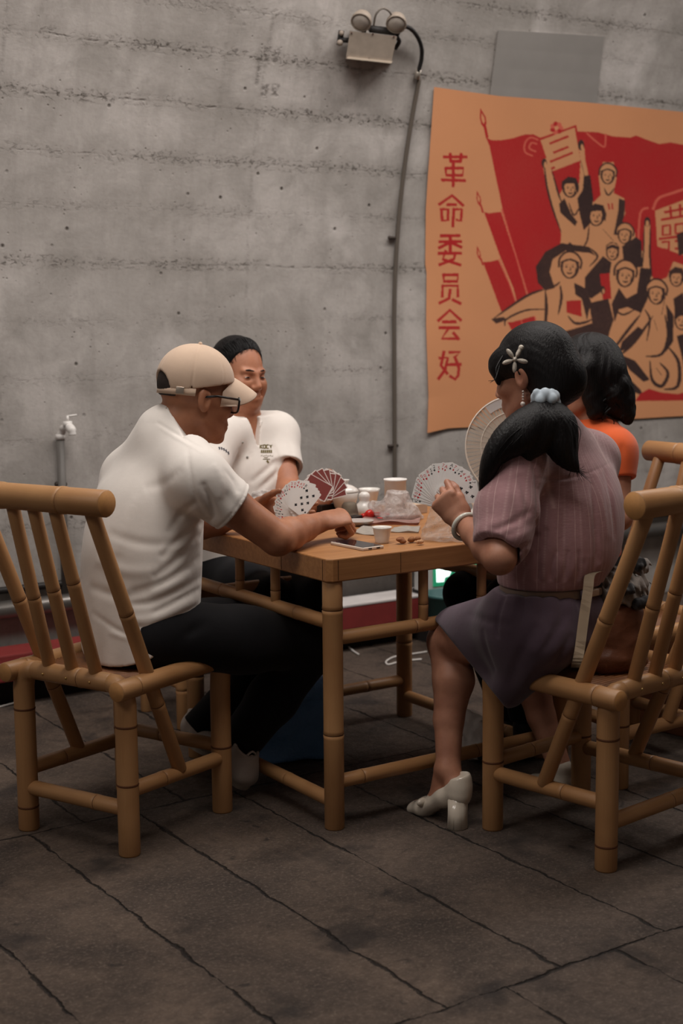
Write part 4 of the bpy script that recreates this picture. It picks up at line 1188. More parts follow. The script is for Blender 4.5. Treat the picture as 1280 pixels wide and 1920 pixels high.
# gathers above the belt, the yoke seam with its pleat, sleeve seams and slack
fl = []
for k in range(12):
    x = 966 + k * 13; fl.append(([(x, 1088), (x + 3, 1064), (x + (k % 3 - 1) * 5 + 6, 1040 - 8 * (k % 2))], .0055 if k % 2 else -.003, .0055))
fl += [([(1004, 896), (1050, 898), (1100, 888), (1148, 866)], .0028, .0035), ([(1006, 904), (1050, 906), (1100, 896)], -.002, .0035), ([(1106, 890), (1112, 940), (1118, 1020), (1122, 1056)], .007, .009), ([(1118, 888), (1128, 940), (1138, 1010)], -.005, .010), ([(1132, 880), (1146, 940), (1152, 1010)], .006, .008),
       ([(1002, 880), (1008, 930), (1006, 990), (1000, 1030)], .009, .009), ([(1024, 990), (1012, 1030), (990, 1060)], .005, .010), ([(1060, 940), (1054, 1000), (1050, 1050)], .0035, .014), ([(1084, 930), (1090, 1000), (1096, 1050)], -.0035, .012), ([(985, 838), (996, 860), (1002, 884)], .005, .007), ([(1034, 920), (1030, 980), (1026, 1040)], -.003, .012),
       ([(912, 996), (950, 985), (996, 958)], .006, .009), ([(922, 1018), (960, 1012), (1000, 990)], -.004, .010), ([(940, 1036), (970, 1032), (1002, 1014)], .006, .008), ([(972, 890), (984, 930), (990, 965)], .004, .010), ([(928, 915), (920, 960), (912, 992)], .004, .010), ([(950, 920), (946, 965), (950, 1000)], -.004, .012), ([(958, 900), (968, 950), (972, 1000)], .003, .009)]
s.folds(fl, 3.1, 4.1)
blouse = sculpt_obj('blouse', s, MAUVE, P3, .0038)
vv = np.empty(len(blouse.data.vertices) * 3, F32); blouse.data.vertices.foreach_get('co', vv); vv = vv.reshape(-1, 3).astype(float)
ctr3 = at(1050, 950, 3.75); q = vv - ctr3
stripe = np.arctan2(q @ rv3, -(q @ fd3)) * .165
seamv = np.zeros(len(vv))
for sg, a_, b_ in ((-1, sL3, eL3), (1, sR3, eR3)):
    ax = _n(b_ - a_); ba = b_ - a_; t = np.clip(((vv - a_) @ ba) / (ba @ ba), -.2, 1.3); da = np.linalg.norm(vv - a_ - t[:, None] * ba, axis=1)
    latd = sg * ((vv - nb3) @ rv3)
    on = (latd > .118) & (da < .095)
    e1 = _n(-fd3 + ax * (fd3 @ ax)); e2 = np.cross(ax, e1); w_ = vv - a_
    stripe[on] = (np.arctan2(w_ @ e2, w_ @ e1) * .078)[on] + .3
    seamv = np.maximum(seamv, np.exp(-((latd - .119) / .0055) ** 2) * (t < .5) * (da < .13) * (vv[:, 2] > a_[2] - .10))
for nm, arr in (('stripe', stripe), ('seam', seamv)):
    at_ = blouse.data.attributes.new(nm, 'FLOAT', 'POINT'); at_.data.foreach_set('value', arr.astype(F32))
# skirt
SKIRT = cloth_mat('dark plum skirt cloth', (80, 64, 75), .08, weave=1100, bump=.35)
s = Sculpt()
st = [((1040, 1100), .150, .115), ((1038, 1140), .172, .135), ((1034, 1190), .190, .150)]
for (a, b) in zip(st, st[1:]): s.oval(at(*a[0], 3.77), at(*b[0], 3.77), rv3, (a[1], a[2]), (b[1], b[2]), .05, cap=.3)
s.oval(hL3 + ZZ * .0, L3(hL3, kL3, .84), ZZ, (.112, .105), (.098, .088), .04); s.oval(hR3, L3(hR3, kR3, .95), ZZ, (.11, .10), (.085, .08), .04)
s.oval(at(1020, 1200, 3.66), at(952, 1292, 3.74), vec(.5, .6), (.10, .085), (.060, .050), .045)
s.oval(at(905, 1200, 3.88), at(935, 1275, 3.80), vec(.5, .6), (.07, .075), (.05, .05), .05)
s.cone(hL3, hR3, .11, .11, .05)
p0, p1, p2_ = at(842, 1172, 3.9), at(898, 1262, 3.8), at(964, 1322, 3.7)
nn = np.cross(p2_ - p0, _n(at(893, 1262, 4.2) - CAM)); nn = nn if nn[2] < 0 else -nn
s.cut(p1 + vec(0, 0, -.005), nn, .005)
s.cut(at(1040, 1098, 3.77), ZZ, .003)
fl = [([(972 + 15 * k, 1104), (966 + 17 * k, 1130), (958 + 19 * k, 1165 + 6 * (k % 3))], .005 if k % 2 else -.003, .006) for k in range(9)]
fl += [([(952, 1104), (938, 1140), (930, 1176), (934, 1196)], .010, .006), ([(1005, 1170), (975, 1230), (952, 1290)], .007, .013), ([(1032, 1180), (1000, 1240), (975, 1290)], -.006, .014), ([(1062, 1150), (1030, 1200), (990, 1250)], .006, .012), ([(905, 1180), (912, 1220), (928, 1260)], .005, .013), ([(875, 1150), (915, 1165), (960, 1172)], .004, .012), ([(1070, 1190), (1050, 1230), (1020, 1262)], .005, .012)]
s.folds(fl, 3.1, 4.3)
sculpt_obj('skirt', s, SKIRT, P3, .0045)
# belt
s = Sculpt(); bc = at(1040, 1099, 3.765)
s.oval(bc - ZZ * .0005, bc + ZZ * .0005, rv3, (.163, .130), (.163, .130), .004, cap=1)
s.cut(bc + ZZ * .0115, ZZ, .002); s.cut(bc - ZZ * .0115, -ZZ, .002)
belt = sculpt_obj('belt', s, cloth_mat('taupe belt', (146, 126, 112), .06), P3, .0032)
bm = bmesh.new(); bm_tube(bm, [bc - rv3 * .045 - fd3 * .130 + ZZ * .012, bc - rv3 * .045 - fd3 * .130 - ZZ * .012], .004, 8); from_bm('belt_loop', bm, SKIRT, belt)
bm = bmesh.new(); bm_box(bm, bc - rv3 * .005 - fd3 * .129, (.055, .008, .018), Matrix(np.stack([rv3, fd3, ZZ], 1).tolist()), .003); from_bm('buckle', bm, mat('pale buckle', (190, 172, 155), .35), belt)
# patent pump with block heel and bow
PUMP = mat('cream patent leather', (206, 194, 178), .16, .03, 30, coat=.6)
s = Sculpt(); fx = _n(np.cross(tl - hl, ZZ))
s.oval(at(860, 1474, 3.89), at(838, 1492, 3.92), fx, (.033, .036), (.034, .030), .02); s.cone(at(863, 1461, 3.885), at(861, 1490, 3.885), .031, .034, .015); s.oval(at(838, 1492, 3.92), at(800, 1512, 3.985), fx, (.034, .026), (.040, .026), .02)
s.oval(at(800, 1512, 3.985), at(782, 1513, 4.02), fx, (.042, .025), (.036, .020), .015)
s.cut(at(800, 1536, 3.985), vec(-.15, 0, -1), .004, (at(800, 1536, 3.985) - .12, at(800, 1536, 3.985) + .12))
s.oval(at(842, 1452, 3.90), at(816, 1480, 3.955), fx, (.028, .032), (.029, .022), .004, sub=True); s.cut(at(862, 1452, 3.885), vec(-.25, 0, 1), .004, (at(862, 1452, 3.885) - .06, at(862, 1452, 3.885) + .06))
pump = sculpt_obj('shoe', s, PUMP, P3, .0028)
ht = at(858, 1490, 3.885); hb = np.array([*ht[:2], 0.0]); hb[:2] = on_z(857, 1552, 0)[:2]
bm = bmesh.new(); fy_ = _n(np.cross(ZZ, fx)); rings = []
for q, wx, wy in ((ht, .031, .030), (L3(ht, hb, .5), .030, .028), (hb, .0315, .029)):
    rings.append([bm.verts.new(V(q + fx * wx * math.cos(a) + fy_ * wy * math.sin(a))) for a in [math.pi / 4 * k + math.pi / 8 for k in range(8)]])
for a, b in zip(rings, rings[1:]):
    for k in range(8): bm.faces.new((a[k], a[(k + 1) % 8], b[(k + 1) % 8], b[k]))
bm.faces.new(rings[-1]); bm.faces.new(rings[0][::-1]); bmesh.ops.recalc_face_normals(bm, faces=bm.faces)
bmesh.ops.bevel(bm, geom=list(bm.edges), offset=.0025, segments=2, affect='EDGES')
from_bm('heel', bm, PUMP, pump)
s = Sculpt()
for e in (-1, 1): s.ell(at(801, 1508, 3.965) + fx * e * .022 + ZZ * .012, (.020, .010, .012), np.stack([fx, fy_, ZZ], 1), .004)
s.ell(at(801, 1508, 3.965) + ZZ * .013, (.007, .008, .009), None, .003)
sculpt_obj('bow', s, PUMP, pump, .0022)
s = Sculpt(); fr = at(1050, 1470, 4.16); s.cone(aR3, fr, .036, .03, .02); s.oval(fr, fr + vec(-.06, .10, -.02), rv3, (.03, .03), (.036, .02), .02)
sculpt_obj('shoe', s, PUMP, P3, .004)
# hair: cap of hair, swept back to a low tie, then down over the shoulder in two falls
HAIR3 = hair_mat('long dark hair', (13, 10, 11), (1, 1, .12))
s = Sculpt(); tie = at(1022, 752, 3.64)
s.ell(h3(0, -.022, .042), (.088, .108, .096), h3.M, .02)
s.ell(h3(.0, -.060, -.010), (.082, .068, .085), h3.M, .03)
s.cone(h3(0, -.085, -.03), tie, .060, .026, .04)
s.ell(h3(-.060, .040, .045), (.026, .046, .038), h3.M, .02); s.cone(h3(-.066, .066, .030), h3(-.070, .062, -.006), .014, .006, .015); s.ell(h3(.068, .045, .040), (.030, .050, .055), h3.M, .02)
s.ell(h3(0, .125, -.045), (.10, .075, .098), h3.M, .012, sub=True)
s.ell(h3(-.105, .030, -.060), (.060, .056, .070), h3.M, .012, sub=True)
hc = h3(0, -.085, -.02); s.warp(comb(tie, h3.d(0, 1, .35), h3.d(1, 0, 0), .00045, 4, 200, 900), h3(0, 0, 0) - .22, h3(0, 0, 0) + .22)
sculpt_obj('hair', s, HAIR3, P3, .003)
s = Sculpt()
falls = [([(1022, 768, 3.60), (985, 792, 3.555), (948, 822, 3.53), (924, 858, 3.525), (910, 900, 3.535), (906, 940, 3.55)], (.026, .034, .030, .022, .013, .004)),
         ([(1022, 768, 3.60), (1002, 795, 3.56), (975, 822, 3.535), (952, 842, 3.53), (935, 862, 3.53)], (.028, .040, .034, .020, .005)),
         ([(1024, 768, 3.60), (1020, 800, 3.565), (1005, 830, 3.555), (988, 850, 3.55), (980, 876, 3.545)], (.028, .038, .028, .014, .004)),
         ([(1026, 768, 3.60), (1040, 796, 3.58), (1046, 830, 3.57), (1058, 858, 3.57), (1080, 880, 3.575)], (.028, .038, .032, .020, .005)),
         ([(1028, 770, 3.61), (1056, 792, 3.60), (1062, 826, 3.59), (1068, 856, 3.58), (1076, 874, 3.575)], (.026, .028, .024, .014, .004))]
for pts, rs in falls:
    pp = smooth_path([at(*q) for q in pts], 4); n = len(pp)
    rr_ = np.interp(np.linspace(0, 1, n), np.linspace(0, 1, len(rs)), rs); s.chain(pp, rr_, .014)
rk = np.random.RandomState(8); PK, PP = rk.uniform(250, 1100, 10), rk.uniform(0, 6.3, 10)
def ponyw(P):
    x = P @ RT.astype(F32) + .010 * np.sin(P[..., 2] * 38 + 1) ; d = 0
    for k, p_ in zip(PK, PP): d = d + np.sin(x * k + p_ + P[..., 2] * k * .35)
    return (.00055 * d / 3).astype(F32)
s.warp(ponyw, at(880, 980, 3.5) - .25, at(1100, 720, 3.7) + .25)
pony = sculpt_obj('ponytail', s, HAIR3, P3, .0028)
rnd = random.Random(3)
bm = bmesh.new()
for pts, rs in falls:
    for k in range(46):
        off = np.array([rnd.gauss(0, 1), rnd.gauss(0, 1), rnd.gauss(0, .4)])
        path = [at(*q) + off * r * .60 * (1 if i else .5) for i, (q, r) in enumerate(zip(pts, rs))]
        path.append(path[-1] + (path[-1] - path[-2]) * rnd.uniform(.1, .8) + np.array([rnd.gauss(0, .008) for _ in range(3)]))
        pp = smooth_path(path, 5); bm_tube(bm, pp, list(np.linspace(.0013, .0003, len(pp))), 4, False, uvs=False)
for a in ([(942, 668, 3.66), (930, 690, 3.63), (930, 708, 3.62), (918, 718, 3.61)], [(940, 672, 3.66), (933, 696, 3.63), (927, 712, 3.61), (915, 714, 3.61)], [(1078, 800, 3.6), (1076, 850, 3.6), (1066, 895, 3.6)]):
    pp = smooth_path([at(*q) for q in a], 6); bm_tube(bm, pp, list(np.linspace(.0028, .0005, len(pp))), 5, False, uvs=False)
from_bm('loose_strands', bm, HAIR3, pony)
# scrunchie
SCR = cloth_mat('pale blue scrunchie cloth', (178, 190, 200), .06, bump=.2)
s = Sculpt(); sc = at(1022, 752, 3.59); ax = _n(at(1024, 772, 3.59) - at(1018, 728, 3.62)); xx, yy = (np.array(v) for v in frame_of(ax)[:2])
for k in range(11):
    a = 2 * math.pi * k / 11; s.ell(sc + (xx * math.cos(a) + yy * math.sin(a)) * .026 + ax * (.006 * (-1) ** k), (.0135, .0135, .0165), np.stack([xx, yy, ax], 1), .006)
for k in range(5): s.ell(at(1006 + 7 * k, 738 + (k % 2) * 8, 3.575), (.012, .010, .013), None, .005)
sculpt_obj('scrunchie', s, SCR, P3, .0022)
# crystal flower clip
CRY = mat('crystal clip', (178, 170, 158), .25, .25, 500, metal=.6, bump=.8, bscale=700)
cc = at(965, 674, 3.598); fr_ = h3.d(-1, -.25, .25); fr_ = _n(fr_ - 0 * fr_); fx2 = _n(np.cross(ZZ, fr_)); fy2 = np.cross(fr_, fx2)
clip = None
best = None
hp = h3(-.088, -.010, .055)
s = Sculpt()
for a in (62, 128, 198, 268, 348):
    d = RT * math.cos(math.radians(a)) + UP * math.sin(math.radians(a)); s.ell(cc + d * .020, (.0145, .0062, .0045), np.stack([d, np.cross(FW, d), FW], 1), .002)
s.ell(cc, (.006, .006, .006), None, .002); d = RT * math.cos(math.radians(62)) + UP * math.sin(math.radians(62)); s.ell(cc + d * .034, (.0075, .0075, .005), np.stack([d, np.cross(FW, d), FW], 1), .002)
sculpt_obj('hair_clip', s, CRY, P3, .0016)
bm = bmesh.new()
ea = h3(-.083, -.012, -.038)
for k, r in enumerate((.0028, .0028, .0032, .0028)): bmesh.ops.create_uvsphere(bm, u_segments=10, v_segments=7, radius=r, matrix=Matrix.Translation(V(ea - ZZ * (.004 + .0068 * k))))
bmesh.ops.create_uvsphere(bm, u_segments=14, v_segments=9, radius=.0065, matrix=Matrix.Translation(V(ea - ZZ * .036)))
from_bm('earring', bm, mat('pearl', (222, 210, 200), .2, coat=.5), P3)
bm = bmesh.new(); wd_ = _n(wL3 - eL3); bx, by, _ = (np.array(v) for v in frame_of(wd_)); bcn = L3(eL3, wL3, .90) + ZZ * -.004
bm_tube(bm, [bcn + (bx * math.cos(a) + by * math.sin(a)) * .0345 for a in np.linspace(0, 2 * math.pi, 41)], .0062, 10, False)
from_bm('bangle', bm, mat('pale jade bangle', (206, 204, 192), .15, coat=.4), P3)

# ------------------------------------------------------------------ 4: woman in orange, half hidden
P4 = empty('person', (1.05, .03, 0), 'person in an orange top with wavy black bobbed hair, half hidden behind another person', 'person')
fc4 = _n(vec(-.93, -.30, -.12)); h4 = Head(at(1094, 708, 4.44), fc4, (0, 0, 1), .98)
nb4 = at(1112, 800, 4.46); sL4, eL4, wL4 = at(1146, 848, 4.38), at(1160, 970, 4.34), at(1040, 960, 4.25)
sR4, eR4, wR4 = at(1078, 850, 4.62), at(1050, 950, 4.66), at(985, 868, 4.52)
rv4 = vec(-.30, .93); fd4 = vec(-.93, -.30)
s = Sculpt(); sculpt_head(s, h4, fem=True)
s.cone(h4(0, -.03, -.05), nb4, .050, .056, .02); s.cone(nb4, at(1108, 870, 4.5), .055, .07, .03)
arm(s, sL4, eL4, wL4, (.050, .044, .040, .026)); arm(s, sR4, eR4, wR4, (.048, .042, .038, .026))
s.cone(at(1106, 890, 4.5), sL4, .06, .045, .03); s.cone(at(1106, 890, 4.5), sR4, .06, .045, .03)
s.oval(at(1098, 910, 4.5), at(1088, 1080, 4.5), rv4, (.12, .08), (.12, .09), .03)
hand(s, wR4, vec(-.35, 0, .55), vec(.3, .9, 0), vec(-.6, 0, .5), (1.1, 1.2, 1.2, 1.2), .03, (.5, .8, .5), .95)
hand(s, wL4, vec(-.9, .1, 0), vec(0, 0, -1), vec(0, .9, 0), (.4, .5, .5, .6), .05, (.6, .8, .1), .95)
sculpt_obj('body', s, SKIN3, P4, .004); eyes(h4, P4)
ORG = cloth_mat('orange jersey', (222, 98, 50), .05)
s = Sculpt()
for a, b in ((sL4, eL4), (sR4, eR4)):
    s.cone(a, L3(a, b, .50), .072, .064, .03); s.cut(L3(a, b, .42), _n(b - a), .004, (L3(a, b, .62) - .12, L3(a, b, .62) + .12)); s.cone(L3(a, b, .3), L3(a, b, .6), .053, .058, .003, sub=True)
st = [((1085, 1140), .150, .130), ((1088, 1000), .150, .120), ((1098, 900), .150, .108), ((1108, 850), .135, .092), ((1112, 815), .075, .07), ((1112, 795), .05, .05)]
s.loft([(at(*a[0], 4.49), a[1], a[2]) for a in st], rv4)
s.cone(at(1112, 815, 4.47), sL4, .07, .070, .05); s.cone(at(1112, 815, 4.47), sR4, .07, .070, .05)
s.crease(at(1140, 815, 4.30), at(1160, 860, 4.28), .006, .012); s.crease(at(1165, 830, 4.30), at(1172, 880, 4.28), .005, .010); s.crease(at(1140, 850, 4.30), at(1175, 860, 4.28), .003, .006)
sculpt_obj('shirt', s, ORG, P4, .0042)
s = Sculpt()
s.ell(h4(0, -.022, .040), (.092, .112, .100), h4.M, .02); s.cone(h4(-.05, -.05, .0), h4(-.06, -.075, -.085), .065, .055, .04); s.cone(h4(.05, -.05, .0), h4(.06, -.075, -.085), .065, .055, .04)
s.cone(h4(-.072, .03, .03), h4(-.078, .010, -.10), .034, .030, .03); s.cone(h4(.072, .03, .03), h4(.078, .010, -.10), .034, .030, .03); s.ell(h4(0, -.095, -.06), (.085, .060, .075), h4.M, .03)
for k in range(9):
    a = -1.7 + 3.4 * k / 8; s.ell(h4(.100 * math.sin(a), -.060 - .060 * math.cos(a), -.055 + .02 * (k % 2)), (.026, .026, .034), h4.M, .008)
for k in range(14):
    a = -1.5 + 3.0 * k / 13; s.ell(h4(.085 * math.sin(a), -.075 - .055 * math.cos(a), -.108 - .012 * (k % 3)), (.024, .024, .030), h4.M, .008)
s.ell(h4(0, .120, -.030), (.055, .085, .10), h4.M, .012, sub=True)
hc4 = h4(0, -.03, 0); s.warp(comb(hc4, (0, 0, 1), fd4, .0016, 12, 60, 420, .010, 70), hc4 - .25, hc4 + .25)
hair4 = sculpt_obj('hair', s, HAIR, P4, .0035)
bm = bmesh.new(); rnd = random.Random(5)
for k in range(70):
    a = rnd.uniform(-1.9, 1.9); r0 = rnd.uniform(.085, .115); z0 = rnd.uniform(-.10, .0); ph = rnd.uniform(0, 6)
    pth = [h4(r0 * math.sin(a + .10 * math.sin(ph + q * 1.6)), -.035 - r0 * math.cos(a + .10 * math.sin(ph + q * 1.6)) - .006 * math.sin(ph + q * 2.2), z0 - q * .016) for q in range(5)]
    pp = smooth_path(pth, 4); bm_tube(bm, pp, list(np.linspace(.0040, .0006, len(pp))), 5, False, uvs=False)
from_bm('loose_strands', bm, HAIR, hair4)
s = Sculpt()
s.oval(at(1112, 1130, 4.5), at(1112, 1090, 4.5), rv4, (.165, .13), (.16, .125), .03)
for hp, kn, an in ((at(1125, 1130, 4.40), at(950, 1125, 4.40), at(985, 1350, 4.45)), (at(1098, 1118, 4.60), at(872, 1112, 4.62), at(955, 1345, 4.60))):
    s.cone(hp, L3(hp, kn, .55), .088, .082, .04); s.cone(L3(hp, kn, .5), kn, .082, .068, .03); s.cone(kn, an, .066, .05, .03); s.cut(an, -ZZ, .004, (an - .1, an + .1))
sculpt_obj('trousers', s, BLACK, P4, .006)
for an in (at(985, 1360, 4.45), at(955, 1357, 4.60)):
    s = Sculpt(); a0 = np.array([an[0], an[1], .045]); s.cone(an, a0, .04, .038, .02); s.oval(a0 - ZZ * .008, a0 + fd4 * .14 - ZZ * .018, rv4, (.035, .034), (.038, .025), .02); s.cut((0, 0, .001), -ZZ, .003)
    sculpt_obj('shoe', s, mat('black shoe leather', (24, 22, 22), .5), P4, .005)
# ================================================================== things on the wall
class Print:
    """the printed picture: shapes are filled into a fine colour grid that becomes the cloth's dye"""
    X0, Y0, X1, Y1, S = 795, 160, 1540, 815, 2.0
    def __init__(s):
        s.W, s.H = int((s.X1 - s.X0) * s.S), int((s.Y1 - s.Y0) * s.S); s.a = np.zeros((s.H, s.W), np.int8)
    def poly(s, pts, mi, cut=0):
        p = (np.array(pts, float) - (s.X0, s.Y0)) * s.S
        x0, y0 = np.maximum(np.floor(p.min(0)).astype(int), 0); x1, y1 = np.minimum(np.ceil(p.max(0)).astype(int) + 1, (s.W, s.H))
        if x1 <= x0 or y1 <= y0: return
        gx, gy = np.meshgrid(np.arange(x0, x1) + .5, np.arange(y0, y1) + .5); wn = np.zeros(gx.shape, int)
        for (ax, ay), (bx, by) in zip(p, np.roll(p, -1, 0)):
            if ay == by: continue
            c = (bx - ax) * (gy - ay) - (gx - ax) * (by - ay)
            wn += np.where((ay <= gy) & (by > gy) & (c > 0), 1, 0) - np.where((ay > gy) & (by <= gy) & (c < 0), 1, 0)
        s.a[y0:y1, x0:x1][wn != 0] = mi
    def stroke(s, pts, w, mi, taper=False, k=4):
        p = smooth_path([(x, y, 0) for x, y in pts], k) if len(pts) > 2 and k > 1 else [np.array((x, y, 0.)) for x, y in pts]
        L, R = [], []
        for i, q in enumerate(p):
            d = p[min(i + 1, len(p) - 1)] - p[max(i - 1, 0)]; d = d / (np.linalg.norm(d) + 1e-9)
            ww = w / 2 * ((1 - abs(2 * i / (len(p) - 1) - 1) ** 2 * .75) if taper else 1)
            e = d * (w * .28 if i == len(p) - 1 else -w * .28 if i == 0 else 0) * (0 if taper else 1)
            L.append((q[0] - d[1] * ww + e[0], q[1] + d[0] * ww + e[1])); R.append((q[0] + d[1] * ww + e[0], q[1] - d[0] * ww + e[1]))
        s.poly(L + R[::-1], mi, 40)
    def oval(s, x, y, a, b, mi, rot=0, n=16):
        c, sn = math.cos(rot), math.sin(rot)
        s.poly([(x + a * math.cos(t) * c - b * math.sin(t) * sn, y + a * math.cos(t) * sn + b * math.sin(t) * c) for t in [2 * math.pi * k / n for k in range(n)]], mi)
C_, R_, B_, T_, O_ = 0, 1, 2, 3, 4
pr = Print()
# flags
pr.poly([(911, 258), (922, 263), (940, 263), (962, 259), (984, 252), (1000, 252), (1012, 258), (1040, 250), (1078, 246), (1120, 248), (1150, 256), (1182, 258), (1192, 254), (1212, 262), (1236, 270), (1256, 267), (1300, 275), (1400, 262), (1535, 280), (1540, 560), (1250, 560), (1120, 560), (1000, 592), (988, 549), (967, 477), (942, 393), (917, 273)], R_)
pr.poly([(907, 397), (916, 400), (939, 397), (965, 478), (986, 549), (1010, 622), (985, 630), (962, 540), (936, 478)], R_)
pr.poly([(905, 491), (918, 491), (934, 487), (958, 542), (985, 625), (966, 632), (938, 580)], R_)
pr.stroke([(940, 392), (966, 477), (988, 549), (1004, 600)], 2.6, O_); pr.stroke([(936, 486), (958, 541), (982, 618)], 2.2, O_)
for (x, y, a, w, h) in ((905, 222, .15, 10, 20), (897, 372, .2, 7, 15), (897, 474, .15, 6, 13)):
    for k, mi in ((1.0, R_), (.52, C_)):
        pr.poly([(x - 5 * w / 10 * k, y - h * k), (x + w * .55 * k, y - h * .1 * k), (x + w * .7 * k, y + h * .45 * k), (x + w * .35 * k, y + h * k), (x - w * .3 * k, y + h * .55 * k), (x - w * .55 * k, y)], mi)
    pr.stroke([(x + 4, y + h * .8), (x + 8, y + h * 1.75)], w * .5, R_)
# the six characters down the left side
def chars(strokes, ox, oy, sc, w, mi=R_):
    for st in strokes: pr.stroke([(ox + x / sc, oy + y / sc) for x, y in st], w, mi, k=1)
chars([[(190, 806), (445, 806)], [(262, 770), (268, 850)], [(385, 770), (378, 850)], [(262, 855), (382, 855)], [(212, 932), (412, 932), (402, 1012), (218, 1012), (212, 932)], [(298, 870), (296, 1135)], [(168, 1064), (430, 1072)],
       [(138, 1340), (285, 1240), (408, 1352)], [(228, 1342), (328, 1342)], [(162, 1395), (240, 1395), (236, 1520), (172, 1520), (162, 1395)], [(302, 1395), (292, 1588)], [(302, 1395), (393, 1395), (382, 1525), (335, 1512)],
       [(158, 1692), (368, 1690)], [(140, 1760), (385, 1758)], [(258, 1768), (135, 1830)], [(270, 1768), (388, 1822)], [(264, 1692), (264, 1870)]], 800, 160, 6.0, 5.8)
chars([[(138, 225), (412, 222)], [(228, 195), (190, 295), (402, 365)], [(345, 215), (322, 295), (150, 362)],
       [(200, 482), (372, 482), (366, 562), (206, 562), (200, 482)], [(186, 745), (186, 612), (372, 612), (372, 745)], [(280, 660), (266, 765), (150, 822)], [(310, 780), (405, 828)],
       [(136, 1032), (275, 905), (408, 1028)], [(190, 1047), (345, 1047)], [(150, 1117), (388, 1117)], [(262, 1120), (180, 1248), (372, 1248)], [(318, 1178), (382, 1255)],
       [(206, 1402), (170, 1570), (245, 1668)], [(150, 1482), (252, 1476), (218, 1620), (138, 1732)], [(268, 1412), (400, 1408), (330, 1475)], [(248, 1560), (408, 1556)], [(340, 1480), (385, 1600), (375, 1690), (340, 1735), (278, 1698)]], 800, 440, 6.4, 5.8)
# placard with a rosette
pr.poly([(1009, 260), (1080, 234), (1092, 306), (1030, 330)], R_); pr.poly([(1013, 263), (1077, 239), (1088, 301), (1033, 322)], T_)
for k in range(7): pr.oval(1043 + 8 * math.cos(k * .9), 240 + 8 * math.sin(k * .9), 4.5, 4.5, R_ if k % 2 else O_)
for (x0, y0, x1, y1) in ((1031, 269, 1066, 255), (1038, 286, 1066, 275), (1032, 303, 1074, 286), (1034, 316, 1041, 313)):
    n = int((x1 - x0) / 5)
    for k in range(n): pr.stroke([(x0 + (x1 - x0) * k / n, y0 + (y1 - y0) * k / n), (x0 + (x1 - x0) * (k + .68) / n, y0 + (y1 - y0) * (k + .68) / n)], 4.2, R_, k=1)
for p in ([(1008, 262), (994, 258), (984, 268), (984, 285), (998, 292)], [(1006, 270), (996, 268), (992, 278), (1004, 284)], [(1100, 250), (1118, 266), (1133, 275), (1135, 252)]): pr.stroke(p, 3, O_)
# plaque with two characters at the right
pr.poly([(1228, 395), (1300, 368), (1345, 380), (1340, 475), (1300, 485), (1232, 462)], T_); pr.stroke([(1224, 392), (1234, 372), (1260, 362), (1290, 352)], 5, O_); pr.stroke([(1196, 460), (1200, 400), (1214, 390)], 4, O_)
for st in ([(1246, 398), (1300, 388)], [(1256, 388), (1258, 408)], [(1274, 384), (1275, 404)], [(1240, 412), (1310, 400)], [(1242, 424), (1256, 422), (1256, 440), (1242, 441), (1242, 424)], [(1266, 421), (1282, 419), (1282, 436), (1266, 438), (1266, 421)], [(1236, 448), (1300, 440)], [(1241, 454), (1254, 453), (1253, 468), (1242, 468)], [(1266, 452), (1282, 450), (1281, 466), (1266, 466)]): pr.stroke(st, 4.6, R_, k=1)
